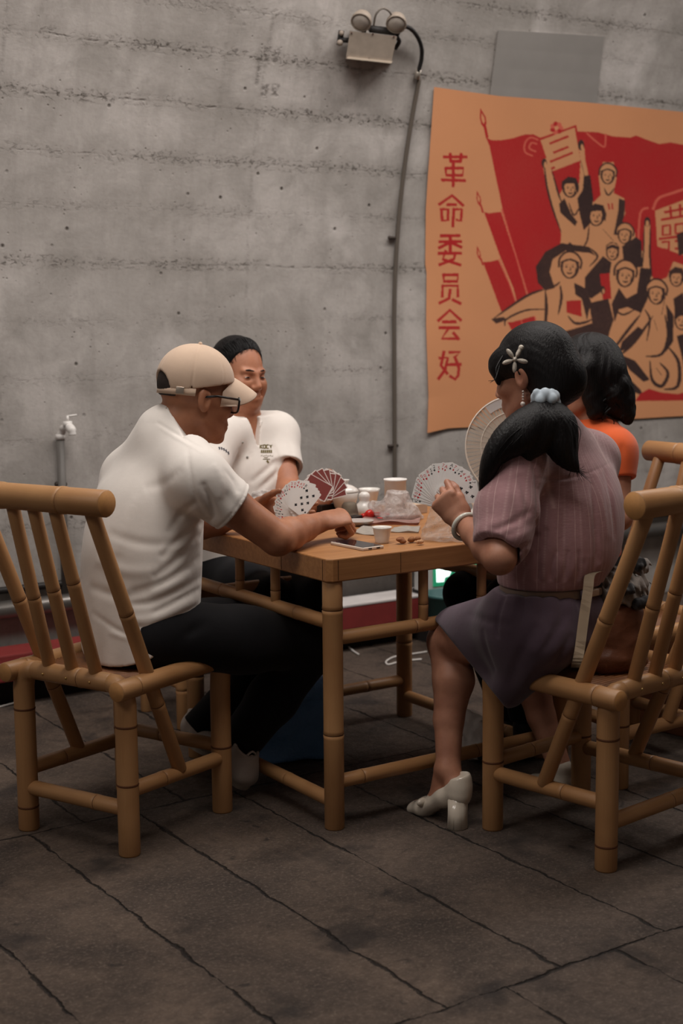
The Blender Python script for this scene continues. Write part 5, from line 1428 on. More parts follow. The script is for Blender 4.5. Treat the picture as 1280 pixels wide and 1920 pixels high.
# the crowd: tan mass, black shapes over it
pr.poly([(1005, 500), (1020, 478), (1050, 460), (1052, 440), (1040, 400), (1022, 340), (1016, 300), (1024, 296), (1032, 318), (1048, 366), (1056, 352), (1080, 360), (1086, 340), (1088, 300), (1084, 272), (1094, 264), (1097, 300), (1104, 336), (1112, 380), (1126, 366), (1122, 330), (1130, 304), (1150, 304), (1156, 330), (1150, 362), (1170, 372), (1172, 400), (1160, 430), (1178, 418), (1190, 436), (1192, 470), (1206, 470), (1208, 420), (1216, 412), (1220, 430), (1218, 500), (1226, 530), (1250, 520), (1262, 490), (1290, 500), (1400, 470), (1520, 520), (1535, 735), (1260, 738), (1190, 742), (1140, 700), (1100, 700), (1010, 700), (1000, 640), (1010, 590), (960, 604), (925, 606), (920, 598), (990, 556), (1020, 540), (1008, 520)], T_)
def face(x, y, r, turn=0, hair='cap', lean=0.0):
    pr.oval(x, y, r * .98, r * 1.28, B_, lean); pr.oval(x + turn * 1.2, y + r * .10, r * .72, r * 1.02, T_, lean)
    q = r / 15.0; tx = x + turn * 2
    if hair == 'cap':
        pr.poly([(x - r * 1.0, y - r * .25), (x - r * .9, y - r * .95), (x - r * .2, y - r * 1.42), (x + r * .6, y - r * 1.25), (x + r * 1.02, y - r * .55), (x + r * .9, y - r * .2), (x, y - r * .55)], B_)
        pr.stroke([(x - r * .8, y - r * .75), (x, y - r * 1.15), (x + r * .75, y - r * .8)], 3 * q, T_, True)
    elif hair == 'helmet':
        pr.poly([(x - r * 1.15, y - r * .1), (x - r * 1.05, y - r * .9), (x - r * .3, y - r * 1.55), (x + r * .6, y - r * 1.4), (x + r * 1.2, y - r * .6), (x + r * 1.1, y), (x + r * .8, y - r * .5), (x - r * .7, y - r * .55)], T_)
        pr.stroke([(x - r * 1.15, y), (x - r * 1.05, y - r * .9), (x - r * .3, y - r * 1.55), (x + r * .6, y - r * 1.4), (x + r * 1.2, y - r * .6), (x + r * 1.1, y + r * .2)], 3.2 * q, B_); pr.stroke([(x - r * .9, y - r * .45), (x, y - r * .75), (x + r * .9, y - r * .4)], 3.0 * q, B_)
    else:
        pr.poly([(x - r * 1.05, y + r * .1), (x - r * 1.0, y - r * .8), (x - r * .2, y - r * 1.4), (x + r * .8, y - r * 1.2), (x + r * 1.15, y - r * .2), (x + r * 1.05, y + r * .7), (x + r * .7, y + r * .2), (x + r * .55, y - r * .55), (x - r * .5, y - r * .5)], B_)
    for e in (-1, 1):
        pr.stroke([(tx + e * r * .18, y - r * .16), (tx + e * r * .5, y - r * .22)], 2.4 * q, B_, True, 1); pr.oval(tx + e * r * .34, y + r * .02, 1.9 * q, 1.3 * q, B_, n=8)
    pr.stroke([(tx + r * .05, y), (tx + r * .12, y + r * .32), (tx - r * .08, y + r * .36)], 1.8 * q, B_, True)
    pr.stroke([(tx - r * .3, y + r * .62), (tx, y + r * .72), (tx + r * .3, y + r * .6)], 3.0 * q, B_, True)
    pr.stroke([(x + r * .62, y + r * .1), (x + r * .55, y + r * .8), (x, y + r * 1.18)], 2.6 * q, B_, True)
def blk(*p): pr.poly(list(p), B_)
def ln(*p, w=3.4): pr.stroke(list(p), w, B_, True)
# raised-placard man
ln((1020, 300), (1024, 345), (1036, 392), (1052, 436), w=4); ln((1034, 318), (1046, 362), (1052, 378)); pr.oval(1020, 306, 5, 9, B_); pr.oval(1022, 309, 2.6, 6, T_); pr.oval(1089, 272, 6, 10, B_); pr.oval(1091, 276, 2.6, 6, T_)
blk((1094, 330), (1106, 328), (1112, 372), (1106, 420), (1094, 432), (1086, 400), (1082, 372), (1092, 356)); blk((1048, 382), (1058, 372), (1070, 400), (1082, 416), (1078, 424), (1060, 408), (1050, 398))
ln((1088, 300), (1096, 332)); face(1068, 352, 15, .5, 'hair', -.15); ln((1066, 380), (1076, 404), (1088, 384))
# man in a hat behind
face(1139, 328, 14, 0, 'helmet'); blk((1160, 372), (1172, 376), (1170, 402), (1162, 440), (1150, 440), (1158, 400)); ln((1132, 352), (1140, 366), (1152, 352)); pr.stroke([(1140, 382), (1142, 392)], 3, R_, k=1); pr.stroke([(1147, 382), (1148, 392)], 3, R_, k=1)
# laughing woman, old man, dark youth
face(1118, 404, 16, 0, 'hair', .1); ln((1104, 424), (1100, 452), (1088, 470)); ln((1130, 430), (1150, 452)); face(1171, 440, 14, -.4, 'helmet'); blk((1166, 462), (1192, 444), (1202, 452), (1204, 500), (1170, 506)); face(1148, 472, 13, -.3, 'cap')
# raised arm
ln((1207, 420), (1206, 470), (1203, 510), w=3); ln((1219, 420), (1218, 480), (1222, 520), w=4); pr.oval(1213, 416, 6, 9, B_); pr.oval(1213, 419, 3, 6, T_); blk((1200, 502), (1222, 504), (1214, 560), (1200, 590), (1192, 560))
# bent figure with a great dark sleeve
blk((1004, 500), (1022, 472), (1052, 456), (1100, 462), (1118, 480), (1104, 474), (1060, 470), (1036, 486), (1030, 510), (1040, 540), (1022, 545), (1008, 530)); ln((1100, 462), (1120, 480), (1104, 500), w=4)
blk((1096, 520), (1130, 480), (1146, 492), (1142, 520), (1130, 545), (1108, 560), (1096, 548))
# pointing man with helmet
face(1068, 500, 18, -.3, 'helmet'); pr.poly([(1052, 470), (1068, 454), (1086, 470)], B_); ln((1022, 542), (985, 556), (924, 598), w=5); ln((1024, 580), (985, 582), (950, 598), (946, 612), w=4); blk((920, 598), (944, 594), (950, 600), (930, 607)); ln((1022, 542), (1040, 536), (1050, 528), w=4); ln((1022, 545), (1024, 582), (1018, 640), w=6); ln((1050, 534), (1052, 560), (1046, 590), w=5); blk((1076, 530), (1096, 540), (1108, 566), (1100, 600), (1090, 560), (1078, 552))
pr.poly([(1061, 564), (1089, 563), (1090, 594), (1062, 586)], R_); ln((1064, 592), (1078, 606), (1098, 604), (1110, 598), w=5); blk((1056, 622), (1084, 614), (1116, 604), (1140, 640), (1120, 700), (1060, 690))
# reader with red book
pr.poly([(1124, 514), (1142, 512), (1146, 560), (1130, 562)], R_); ln((1102, 560), (1118, 545), (1128, 536), w=4); blk((1104, 568), (1140, 560), (1150, 600), (1136, 640), (1112, 620)); pr.oval(1130, 544, 4, 8, B_); pr.oval(1131, 546, 2, 5, T_)
# central woman in a scarf
face(1172, 516, 18, .2, 'helmet', .1); blk((1146, 570), (1160, 540), (1174, 560), (1196, 548), (1200, 586), (1176, 576), (1160, 580), (1152, 604)); ln((1152, 580), (1168, 590), (1190, 580), w=4); ln((1130, 600), (1140, 620), (1136, 640), w=4)
# kneeling fighter, long gun across
face(1230, 550, 17, -.5, 'helmet', -.1); ln((1200, 590), (1176, 620), (1140, 668), w=6); ln((1224, 592), (1190, 640), (1160, 668), w=6); blk((1166, 640), (1196, 612), (1206, 620), (1184, 650), (1160, 660)); blk((1130, 672), (1160, 690), (1200, 730), (1206, 742), (1190, 736), (1150, 706), (1130, 690)); blk((1160, 664), (1190, 676), (1218, 712), (1206, 716), (1180, 694))
ln((1246, 590), (1252, 630), (1240, 664), (1210, 668), w=6); ln((1208, 580), (1218, 600), (1212, 640), w=4); ln((1226, 600), (1232, 620), w=4); blk((1248, 570), (1262, 590), (1262, 640), (1248, 660), (1252, 620)); ln((1218, 676), (1222, 712), (1240, 724), (1252, 700), (1236, 680), w=7); ln((1252, 650), (1272, 680), (1270, 724), (1244, 730), w=7); ln((1230, 690), (1240, 704), w=5)
# more faces towards the right edge
face(1268, 520, 14, -.3, 'hair'); ln((1250, 540), (1240, 590), w=4); face(1278, 600, 15, -.3, 'cap'); blk((1262, 560), (1280, 548), (1286, 580), (1266, 600)); blk((1268, 630), (1300, 620), (1310, 690), (1286, 716), (1278, 670)); blk((1268, 440), (1290, 430), (1296, 470), (1272, 480))
for (x, y, r) in ((1330, 500, 18), (1380, 560, 18), (1340, 610, 17), (1430, 520, 17), (1470, 600, 18), (1400, 650, 16)): face(x, y, r, -.2, ('cap', 'hair', 'helmet')[x % 3])
for (x, y) in ((1320, 560), (1370, 630), (1440, 600), (1350, 690), (1450, 690), (1500, 650)): blk((x - 24, y), (x, y - 20), (x + 24, y + 6), (x + 16, y + 46), (x - 14, y + 52))
pr.poly([(1122, 690), (1140, 704), (1180, 748), (1120, 752)], R_); pr.poly([(1200, 738), (1216, 729), (1240, 736), (1270, 739), (1300, 731), (1535, 735), (1538, 748), (1190, 752)], R_)
COLS = np.array([lin(c) for c in ((208, 146, 104), (172, 28, 37), (38, 33, 38), (204, 146, 104), (206, 96, 80))])
img = COLS[pr.a]
for _ in range(1):
    pad = np.pad(img, ((1, 1), (1, 1), (0, 0)), 'edge'); img = (pad[1:-1, 1:-1] * 2 + pad[:-2, 1:-1] + pad[2:, 1:-1] + pad[1:-1, :-2] + pad[1:-1, 2:]) / 6
NX, NY = 560, 490                                   # cloth threads of the grid
lp = np.array([(163, 813.5), (246, 808), (329, 802), (392, 798), (496, 797), (511, 799.5), (609, 798.5), (741, 803), (812, 801)])
tp_x = np.array([(801, 162), (813, 163), (870, 171), (935, 180), (1100, 192), (1280, 210), (1540, 233)]); bt_x = np.array([(795, 812), (801, 812), (840, 803), (880, 801), (1000, 797), (1140, 788), (1280, 780), (1400, 773), (1540, 766)])
P_, Cc = [], []
for j in range(NY + 1):
    v = j / NY
    for i in range(NX + 1):
        u = i / NX
        y = 163 + v * 640
        for _ in range(2):
            x0 = np.interp(y, lp[:, 0], lp[:, 1]); x = x0 + (1540 - x0) * u
            y = (1 - v) * np.interp(x, tp_x[:, 0], tp_x[:, 1]) + v * np.interp(x, bt_x[:, 0], bt_x[:, 1])
        P_.append(on_wall(x, y, .008 + .0025 * math.sin(x * .021 + .4) * math.sin(y * .016) + (.012 * max(0, v - .90) / .10 * max(0, 1 - u / .12) ** 2)))
        a_, b_ = min(int((x - pr.X0) * pr.S), pr.W - 1), min(int((y - pr.Y0) * pr.S), pr.H - 1); Cc.append(img[b_, a_])
me = bpy.data.meshes.new('cloth_poster'); NV = len(P_)
idx = np.arange(NV).reshape(NY + 1, NX + 1)
F_ = np.stack([idx[:-1, :-1], idx[1:, :-1], idx[1:, 1:], idx[:-1, 1:]], -1).reshape(-1, 4)
me.vertices.add(NV); me.vertices.foreach_set('co', np.array(P_, F32).ravel())
me.loops.add(F_.size); me.loops.foreach_set('vertex_index', F_.astype(np.int32).ravel())
me.polygons.add(len(F_)); me.polygons.foreach_set('loop_start', np.arange(0, F_.size, 4, dtype=np.int32)); me.polygons.foreach_set('loop_total', np.full(len(F_), 4, np.int32))
me.update(calc_edges=True)
ca_ = me.color_attributes.new('dye', 'FLOAT_COLOR', 'POINT'); ca_.data.foreach_set('color', np.concatenate([np.array(Cc), np.ones((NV, 1))], 1).astype(F32).ravel())
g = NT('printed peach cloth'); co = g.n('ShaderNodeTexCoord').outputs['Object']; dye = g.n('ShaderNodeAttribute', attribute_name='dye').outputs['Color']
dye = g.mix(g.math('MULTIPLY', g.ramp(g.noise(co, 3, 4), .3, .7), .10), dye, lin((150, 100, 78))); dye = g.mix(g.math('MULTIPLY', g.ramp(g.noise(co, 420, 2), .4, .7), .12), dye, lin((206, 150, 118)))
g.link(dye, g.b.inputs['Base Color']); g.b.inputs['Roughness'].default_value = .9; g.b.inputs['Specular IOR Level'].default_value = .1
g.bump(g.math('ADD', g.noise(co, 700, 2), g.math('MULTIPLY', g.noise(co, 14, 4), .9)), .15, .003)
prop(link_mesh('cloth_poster', me, g.m), 'peach cloth poster printed with red flags and a black crowd, pinned to the concrete wall', 'poster')

# grey plate above the poster
def slab_on_wall(name, quad, d0, d1, m, parent=None, n=5):
    bm = bmesh.new(); g = []
    for off in (d0, d1):
        g.append([[bm.verts.new(V(on_wall(*((1 - v) * ((1 - u) * np.array(quad[0]) + u * np.array(quad[1])) + v * ((1 - u) * np.array(quad[3]) + u * np.array(quad[2]))), off))) for u in np.linspace(0, 1, n)] for v in np.linspace(0, 1, n)])
    for L in range(2):
        for j in range(n - 1):
            for i in range(n - 1): bm.faces.new((g[L][j][i], g[L][j][i + 1], g[L][j + 1][i + 1], g[L][j + 1][i]))
    for i in range(n - 1):
        for a, b in (((0, i), (0, i + 1)), ((n - 1, i), (n - 1, i + 1)), ((i, 0), (i + 1, 0)), ((i, n - 1), (i + 1, n - 1))):
            bm.faces.new((g[0][a[0]][a[1]], g[0][b[0]][b[1]], g[1][b[0]][b[1]], g[1][a[0]][a[1]]))
    bmesh.ops.recalc_face_normals(bm, faces=bm.faces)
    return from_bm(name, bm, m, parent, smooth=False)
PLATE = mat('smooth grey plate', (140, 136, 132), .6, .05, 6)
prop(slab_on_wall('wall_plate', [(934, 56), (1132, 68), (1116, 215), (916, 195)], .0, .006, PLATE), 'smooth grey rectangular plate on the concrete wall just above the cloth poster', 'wall plate')

# emergency light with two lamps
EG = mat('dusty grey plastic', (140, 128, 116), .6, .1, 30)
el = empty('emergency_light', on_wall(695, 100), 'grey emergency light with two round lamps, high on the concrete wall', 'emergency light')
slab_on_wall('box', [(656, 58), (744, 68), (733, 120), (648, 110)], .003, .095, EG, el)
slab_on_wall('bottom_strip', [(651, 106), (736, 115), (733, 119), (650, 110)], .095, .100, mat('pale strip', (205, 190, 172), .5), el)
for q in ((659, 62), (699, 64), (738, 69), (652, 107), (692, 111), (731, 117)):
    bm = bmesh.new(); bmesh.ops.create_uvsphere(bm, u_segments=8, v_segments=6, radius=.004, matrix=Matrix.Translation(V(on_wall(*q, .096)))); from_bm('screw', bm, mat('rusty screw', (70, 45, 34), .6), el)
for (x, y) in ((678, 38), (743, 42)):
    c = on_wall(x, y, .075); ax = _n(vec(-.25 if x < 700 else -.1, -.7, -.72)); bm = bmesh.new()
    xx, yy, _z = frame_of(ax); M = Matrix.Translation(V(c)) @ Matrix((( *xx,), (*yy,), (*V(ax),))).transposed().to_4x4()
    bm_lathe(bm, [(0, -.040), (.018, -.038), (.034, -.020), (.040, .0), (.041, .014), (.037, .017), (.035, .012), (0, .006)], 24, M)
    lamp = from_bm('lamp', bm, EG, el)
    bm = bmesh.new(); bm_lathe(bm, [(.0345, .0125), (.026, .019), (.012, .022), (0, .0225)], 24, M); from_bm('lens', bm, mat('dusty lens', (158, 150, 142), .25, alpha=1), lamp)
    bm = bmesh.new(); bm_tube(bm, [V(c) - V(ax) * .02, V(on_wall(x + (4 if x < 700 else -8), y + 22, .05))], .010, 10); from_bm('bracket', bm, mat('black bracket', (30, 27, 26), .6), el)
bm = bmesh.new(); bm_tube(bm, smooth_path([on_wall(700, 52, .05), on_wall(704, 28, .07), on_wall(716, 16, .08), on_wall(728, 20, .08), on_wall(735, 30, .07)], 6), .004, 8); from_bm('wire', bm, mat('grey wire', (110, 102, 94), .6), el)
for (x, y, r) in ((640, 62, .010), (637, 80, .012)):
    bm = bmesh.new(); bmesh.ops.create_uvsphere(bm, u_segments=12, v_segments=8, radius=r, matrix=Matrix.Translation(V(on_wall(x, y, .045)))); from_bm('knob', bm, EG, el)
bm = bmesh.new(); bm_tube(bm, [on_wall(694, 54, .05), on_wall(740, 60, .05)], .014, 10); from_bm('crossbar', bm, mat('black bracket', (30, 27, 26), .6), el)
bm = bmesh.new(); bm_tube(bm, [on_wall(640, 58, .03), on_wall(636, 84, .03)], .012, 10); bm_tube(bm, [on_wall(636, 74, .035), on_wall(656, 76, .04)], .010, 10); from_bm('side_bracket', bm, mat('black bracket', (30, 27, 26), .6), el)
# black hose and conduit
bm = bmesh.new(); bm_tube(bm, smooth_path([on_wall(740, 92, .03), on_wall(748, 78, .04), on_wall(744, 66, .05), on_wall(758, 50, .05), on_wall(776, 60, .04), on_wall(789, 85, .03), on_wall(790, 110, .022), on_wall(784, 134, .02)], 6), .0085, 10)
cdt = empty('conduit', (1.584, 1.88, 0.1), 'thin conduit running down the concrete wall from the emergency light', 'conduit')
from_bm('hose', bm, mat('black hose', (24, 22, 22), .5), cdt)
pts = [on_wall(783, 138, .014)]
for z in np.linspace(2.35, .30, 22):
    y = WALL_Y - .014 if z <= SPRING else WALL_Y - RAD + math.sqrt((RAD - .014) ** 2 - (z - SPRING) ** 2)
    pts.append((1.584, y, z))
bm = bmesh.new(); bm_tube(bm, pts, .0095, 10); from_bm('pipe', bm, mat('dull grey conduit', (92, 84, 76), .55), cdt)
bm = bmesh.new(); bm_tube(bm, [on_wall(785, 130, .016), on_wall(780, 148, .014)], .0125, 10); from_bm('coupling', bm, mat('pale steel', (170, 162, 152), .35, metal=.6), cdt)
for (x, y) in ((738, 446), (737, 836)):
    bm = bmesh.new(); P = on_wall(x, y, .012); bm_tube(bm, [P - np.array((.024, 0, 0)), P + np.array((.024, 0, 0))], .007, 8, flat=1); bmesh.ops.create_uvsphere(bm, u_segments=8, v_segments=6, radius=.009, matrix=Matrix.Translation(V(P - np.array((.024, .004, 0)))))
    from_bm('clamp', bm, mat('rusty clamp', (58, 48, 42), .6), cdt)
# tap with its riser
tp = empty('water_tap', (-.02, 1.86, .35), 'white plastic water tap on a thin grey pipe, behind the left chair', 'tap')
def wp(px, py, off): return on_y(px, py, WALL_Y - off)
top = wp(113, 818, .03)
bm = bmesh.new(); bm_tube(bm, [top, (top[0], top[1], .36)], .0155, 12); from_bm('riser_pipe', bm, mat('grey pipe', (104, 100, 96), .5), tp)
WP = mat('white plastic', (222, 218, 214), .35)
bm = bmesh.new(); bm_tube(bm, [top + np.array((0, 0, -.012)), top + np.array((0, 0, .008))], .018, 12); bm_tube(bm, smooth_path([top + np.array((0, 0, .005)), top + np.array((.006, -.012, .022)), wp(118, 803, .05), wp(128, 801, .08), wp(134, 806, .10), wp(136, 816, .105)], 5), [.014] * 6 + [.013] * 10 + [.017] * 6 + [.014] * 4, 14); from_bm('spout', bm, WP, tp)
bm = bmesh.new(); P = wp(127, 801, .075); bm_tube(bm, [P, P + np.array((0, 0, .022))], .017, 12); bm_tube(bm, [P + np.array((0, 0, .02)), P + np.array((0, 0, .042))], .005, 8); bm_tube(bm, [P + np.array((-.004, 0, .040)), P + np.array((.035, -.004, .044))], .0035, 8); from_bm('handle', bm, WP, tp)
for (x, y) in ((107, 908), (121, 908)):
    bm = bmesh.new(); bmesh.ops.create_uvsphere(bm, u_segments=8, v_segments=6, radius=.011, matrix=Matrix.Translation(V(wp(x, y, .02)))); from_bm('bracket', bm, mat('rusty clamp', (58, 48, 42), .6), tp)
# fat pipe along the foot of the wall, and a thinner one over it
STEEL = mat('worn steel pipe', (120, 116, 112), .3, .15, 10, metal=.7)
bm = bmesh.new(); bm_tube(bm, [(-2.2, WALL_Y - .045, .335), (5.5, WALL_Y - .045, .335)], .034, 20)
prop(from_bm('steel_pipe', bm, STEEL), 'long thick steel pipe running along the foot of the concrete wall', 'pipe')
bm = bmesh.new(); bm_tube(bm, [(-2.2, WALL_Y - .02, .405), (5.5, WALL_Y - .02, .405)], .013, 14)
prop(from_bm('black_pipe', bm, mat('black iron pipe', (36, 32, 30), .5)), 'thin black pipe running along the wall just above the thick steel pipe', 'pipe')
# green lit exit sign low by the wall
sg = empty('exit_sign', on_y(845, 1085, 1.70), 'small lit green sign with white shapes, low near the wall behind the table', 'sign')
def flat_y(name, pts, y, th, m, parent, par=None):
    bm = bmesh.new(); f = [bm.verts.new(V(on_y(a, b, y))) for a, b in pts]; k = [bm.verts.new(v.co + Vector((0, th, 0))) for v in f]
    n = len(f); bm.faces.new(f[::-1]); bm.faces.new(k)
    for i in range(n): bm.faces.new((f[i], f[(i + 1) % n], k[(i + 1) % n], k[i]))
    bmesh.ops.recalc_face_normals(bm, faces=bm.faces); return from_bm(name, bm, m, parent, smooth=False)
flat_y('case', [(790, 1056), (905, 1040), (906, 1098), (790, 1108)], 1.702, .05, mat('white sign case', (190, 190, 188), .5), sg)
flat_y('panel', [(812, 1056), (902, 1044), (903, 1092), (812, 1100)], 1.699, .004, mat('lit green panel', (30, 110, 80), .4, emit=((40, 150, 105), .55)), sg)
GW = mat('lit white symbol', (235, 255, 248), .4, emit=((225, 255, 245), 1.6))
flat_y('symbol', [(818, 1066), (842, 1064), (846, 1071), (842, 1080), (834, 1083), (832, 1091), (819, 1092)], 1.695, .003, GW, sg)
flat_y('symbol', [(850, 1064), (860, 1063), (866, 1071), (870, 1063), (884, 1066), (886, 1078), (870, 1082), (856, 1092), (842, 1091), (856, 1078)], 1.695, .003, GW, sg)
# stand under the sign, teal bucket
st_ = empty('sign_stand', (1.66, 1.70, 0), 'dark low stand under the lit green sign by the wall', 'stand')
a = on_y(800, 1106, 1.70); b = on_y(905, 1098, 1.70)
bm = bmesh.new(); bm_box(bm, ((a[0] + b[0]) / 2, 1.73, a[2] - .012), (b[0] - a[0] + .04, .10, .02)); from_bm('shelf', bm, mat('dark stand', (44, 40, 38), .7), st_, smooth=False)
for x in (a[0], b[0]):
    bm = bmesh.new(); bm_box(bm, (x, 1.73, (a[2] - .022) / 2), (.02, .08, a[2] - .022)); from_bm('leg', bm, mat('dark stand', (44, 40, 38), .7), st_, smooth=False)
bk = empty('bucket', (*on_z(845, 1215, 0)[:2], 0), 'teal plastic bucket on the floor by the wall behind the table', 'bucket')
bc_ = V(on_z(845, 1215, 0)); bc_.z = 0
TEAL = mat('teal plastic', (52, 92, 92), .4)
bm = bmesh.new(); bm_lathe(bm, [(0, .002), (.085, .002), (.088, .01), (.108, .225), (.116, .228), (.116, .238), (.106, .238), (.086, .02), (0, .016)], 32, Matrix.Translation(bc_)); from_bm('shell', bm, TEAL, bk)
bm = bmesh.new(); bm_tube(bm, smooth_path([bc_ + Vector((.112 * math.cos(t), .02 + .05 * math.sin(t), .23 - .045 * math.sin(t))) for t in np.linspace(0, math.pi, 8)], 3), .003, 8); from_bm('handle', bm, mat('grey wire', (110, 102, 94), .6), bk)
# cables on the floor
CAB = mat('white cable', (205, 200, 195), .5)
def cable(pts, r, label):
    bm = bmesh.new(); bm_tube(bm, smooth_path([on_z(x, y, r + .0005) for x, y in pts], 8), r, 8); prop(from_bm('cable', bm, CAB), label, 'cable')
cable([(640, 1196), (652, 1212), (664, 1222), (672, 1227)], .004, 'short white cable end on the floor near the middle table leg')
cable([(800, 1222), (762, 1228), (738, 1232), (724, 1240), (728, 1246), (752, 1240), (790, 1236)], .004, 'looped white cable on the floor under the table, bent like a hook')
cable([(-60, 1340), (0, 1325), (50, 1311), (104, 1294)], .0035, 'white cable on the floor behind the left bamboo chair')
# ================================================================== cards
CW_, CH_ = .058, .088
CARDW = mat('white card', (232, 228, 224), .45); CR = mat('card red', (196, 32, 40), .5); CB = mat('card black', (26, 26, 32), .5); CBACK = mat('card back maroon', (124, 58, 54), .5, .12, 500)
CYEL = mat('court card ochre', (196, 160, 92), .5)
def suit_poly(su):
    if su == 'D': return [(0, -1), (.72, 0), (0, 1), (-.72, 0)]
    if su == 'H': return [(0, -1), (.85, .1), (.8, .7), (.4, .9), (0, .55), (-.4, .9), (-.8, .7), (-.85, .1)]
    if su == 'S': return [(0, 1), (.8, .05), (.78, -.45), (.35, -.6), (.12, -.35), (.28, -1), (-.28, -1), (-.12, -.35), (-.35, -.6), (-.78, -.45), (-.8, .05)]
    return [(0, 1), (.36, .85), (.42, .45), (.25, .2), (.7, .25), (.9, -.12), (.7, -.5), (.3, -.5), (.1, -.3), (.26, -1), (-.26, -1), (-.1, -.3), (-.3, -.5), (-.7, -.5), (-.9, -.12), (-.7, .25), (-.25, .2), (-.42, .45), (-.36, .85)]
GLYPH = {}
def glyph(ch):
    if ch not in GLYPH:
        c = bpy.data.curves.new('glyph', 'FONT'); c.body = ch; c.resolution_u = 2; o = bpy.data.objects.new('glyph', c); COL.objects.link(o)
        me = bpy.data.meshes.new_from_object(o.evaluated_get(bpy.context.evaluated_depsgraph_get()))
        v = np.array([x.co[:2] for x in me.vertices]); lo, hi = v.min(0), v.max(0)
        GLYPH[ch] = ((v - (lo + hi) / 2) / (hi[1] - lo[1]), [tuple(p.vertices) for p in me.polygons])
        bpy.data.objects.remove(o); bpy.data.curves.remove(c); bpy.data.meshes.remove(me)
    return GLYPH[ch]
LAY = {1: [(0, 0)], 2: [(0, 1), (0, -1)], 3: [(0, 1), (0, 0), (0, -1)], 4: [(-1, 1), (1, 1), (-1, -1), (1, -1)], 5: [(-1, 1), (1, 1), (0, 0), (-1, -1), (1, -1)], 6: [(x, y) for x in (-1, 1) for y in (-1, 0, 1)],
       7: [(x, y) for x in (-1, 1) for y in (-1, 0, 1)] + [(0, .5)], 8: [(x, y) for x in (-1, 1) for y in (-1, 0, 1)] + [(0, .5), (0, -.5)], 9: [(x, y) for x in (-1, 1) for y in (-1, -.33, .33, 1)] + [(0, 0)], 10: [(x, y) for x in (-1, 1) for y in (-1, -.33, .33, 1)] + [(0, .66), (0, -.66)]}
CARDS = {}
def card_mesh(rank, su):
    if (rank, su) in CARDS: return CARDS[(rank, su)]
    bm = bmesh.new(); r = .0035; out = []
    for cx, cy, a0 in ((1, 1, 0), (-1, 1, 90), (-1, -1, 180), (1, -1, 270)):
        for k in range(4):
            a = math.radians(a0 + 30 * k); out.append((cx * (CW_ / 2 - r) + r * math.cos(a), cy * (CH_ / 2 - r) + r * math.sin(a)))
    f = [bm.verts.new((x, y, .00015)) for x, y in out]; b = [bm.verts.new((x, y, -.00015)) for x, y in out]; n = len(out)
    bm.faces.new(f); bm.faces.new(b[::-1])
    for i in range(n): bm.faces.new((b[i], b[(i + 1) % n], f[(i + 1) % n], f[i]))
    q = bm.faces.new([bm.verts.new((x, y, -.00020)) for x, y in ((-CW_ / 2 + .0018, -CH_ / 2 + .003), (-CW_ / 2 + .0018, CH_ / 2 - .003), (CW_ / 2 - .0018, CH_ / 2 - .003), (CW_ / 2 - .0018, -CH_ / 2 + .003))]); q.material_index = 3
    mi = 1 if su in 'DH' else 2
    def shape(pts, cx, cy, s, flip, m):
        vs = [bm.verts.new((cx + s * x * (-1 if flip else 1), cy + s * y * (-1 if flip else 1), .00019)) for x, y in pts]
        for t in tessellate_polygon([[v.co for v in vs]]):
            g = bm.faces.new([vs[i] for i in t]); g.normal_update(); g.material_index = m
            if g.normal.z < 0: g.normal_flip()
    sp = suit_poly(su)
    if rank <= 10:
        for x, y in LAY[rank]: shape(sp, x * .0125, y * .026, .0052, y < 0, mi)
    else:
        for fl in (1, -1):
            shape([(-.018, 0), (.018, 0), (.016, .012), (.009, .017), (.010, .024), (.004, .030), (-.006, .029), (-.009, .022), (-.008, .016), (-.016, .012)], 0, 0, fl, False, 4)
            shape([(-.016, .001), (-.004, .001), (.0, .012), (-.006, .015), (-.014, .011)], 0, 0, fl, False, 1); shape([(.004, .001), (.015, .001), (.014, .010), (.006, .014)], 0, 0, fl, False, 2)
    v, F = glyph({1: 'A', 11: 'J', 12: 'Q', 13: 'K', 10: '0'}.get(rank, str(rank)))
    for fl in (1, -1):
        vs = [bm.verts.new((fl * (-CW_ / 2 + .0058 + x * .0085), fl * (CH_ / 2 - .008 + y * .0085), .00019)) for x, y in v]
        for t in F:
            g = bm.faces.new([vs[i] for i in t]); g.material_index = mi
        shape(sp, fl * (-CW_ / 2 + .0058), fl * (CH_ / 2 - .0175), .0032, fl < 0, mi)
    me = bpy.data.meshes.new('playing_card'); bm.to_mesh(me); bm.free()
    for x in (CARDW, CR, CB, CBACK, CYEL): me.materials.append(x)
    CARDS[(rank, su)] = me; return me
rnd = random.Random(11)
def fan(pivot, U, N, a0, a1, n, label, group, drop=.012, face=True):
    """cards spread about pivot; U = direction of angle 0, N = the way the faces look"""
    N = _n(N); U = np.array(U, float); U = _n(U - N * (U @ N)); Vv = np.cross(N, U)
    for i in range(n):
        a = math.radians(a0 + (a1 - a0) * i / (n - 1) + rnd.uniform(-1.2, 1.2)); d = U * math.cos(a) + Vv * math.sin(a); x = np.cross(d, N)
        c = np.array(pivot) + d * (CH_ / 2 - drop + rnd.uniform(-.005, .005)) + N * (.0007 * (i - n / 2))
        tilt = .0
        o = bpy.data.objects.new('playing_card', card_mesh(rnd.randint(1, 13), rnd.choice('DHSC'))); COL.objects.link(o)
        o.matrix_world = Matrix(((x[0], d[0], N[0], c[0]), (x[1], d[1], N[1], c[1]), (x[2], d[2], N[2], c[2]), (0, 0, 0, 1)))
        prop(o, label, 'playing card', group)
fan(at(836, 930, 3.66), RH, vec(.12, -.93, .25), 172, 8, 22, 'playing card in the wide face-up fan held by the woman in mauve', 'cards of the woman in mauve', .006)
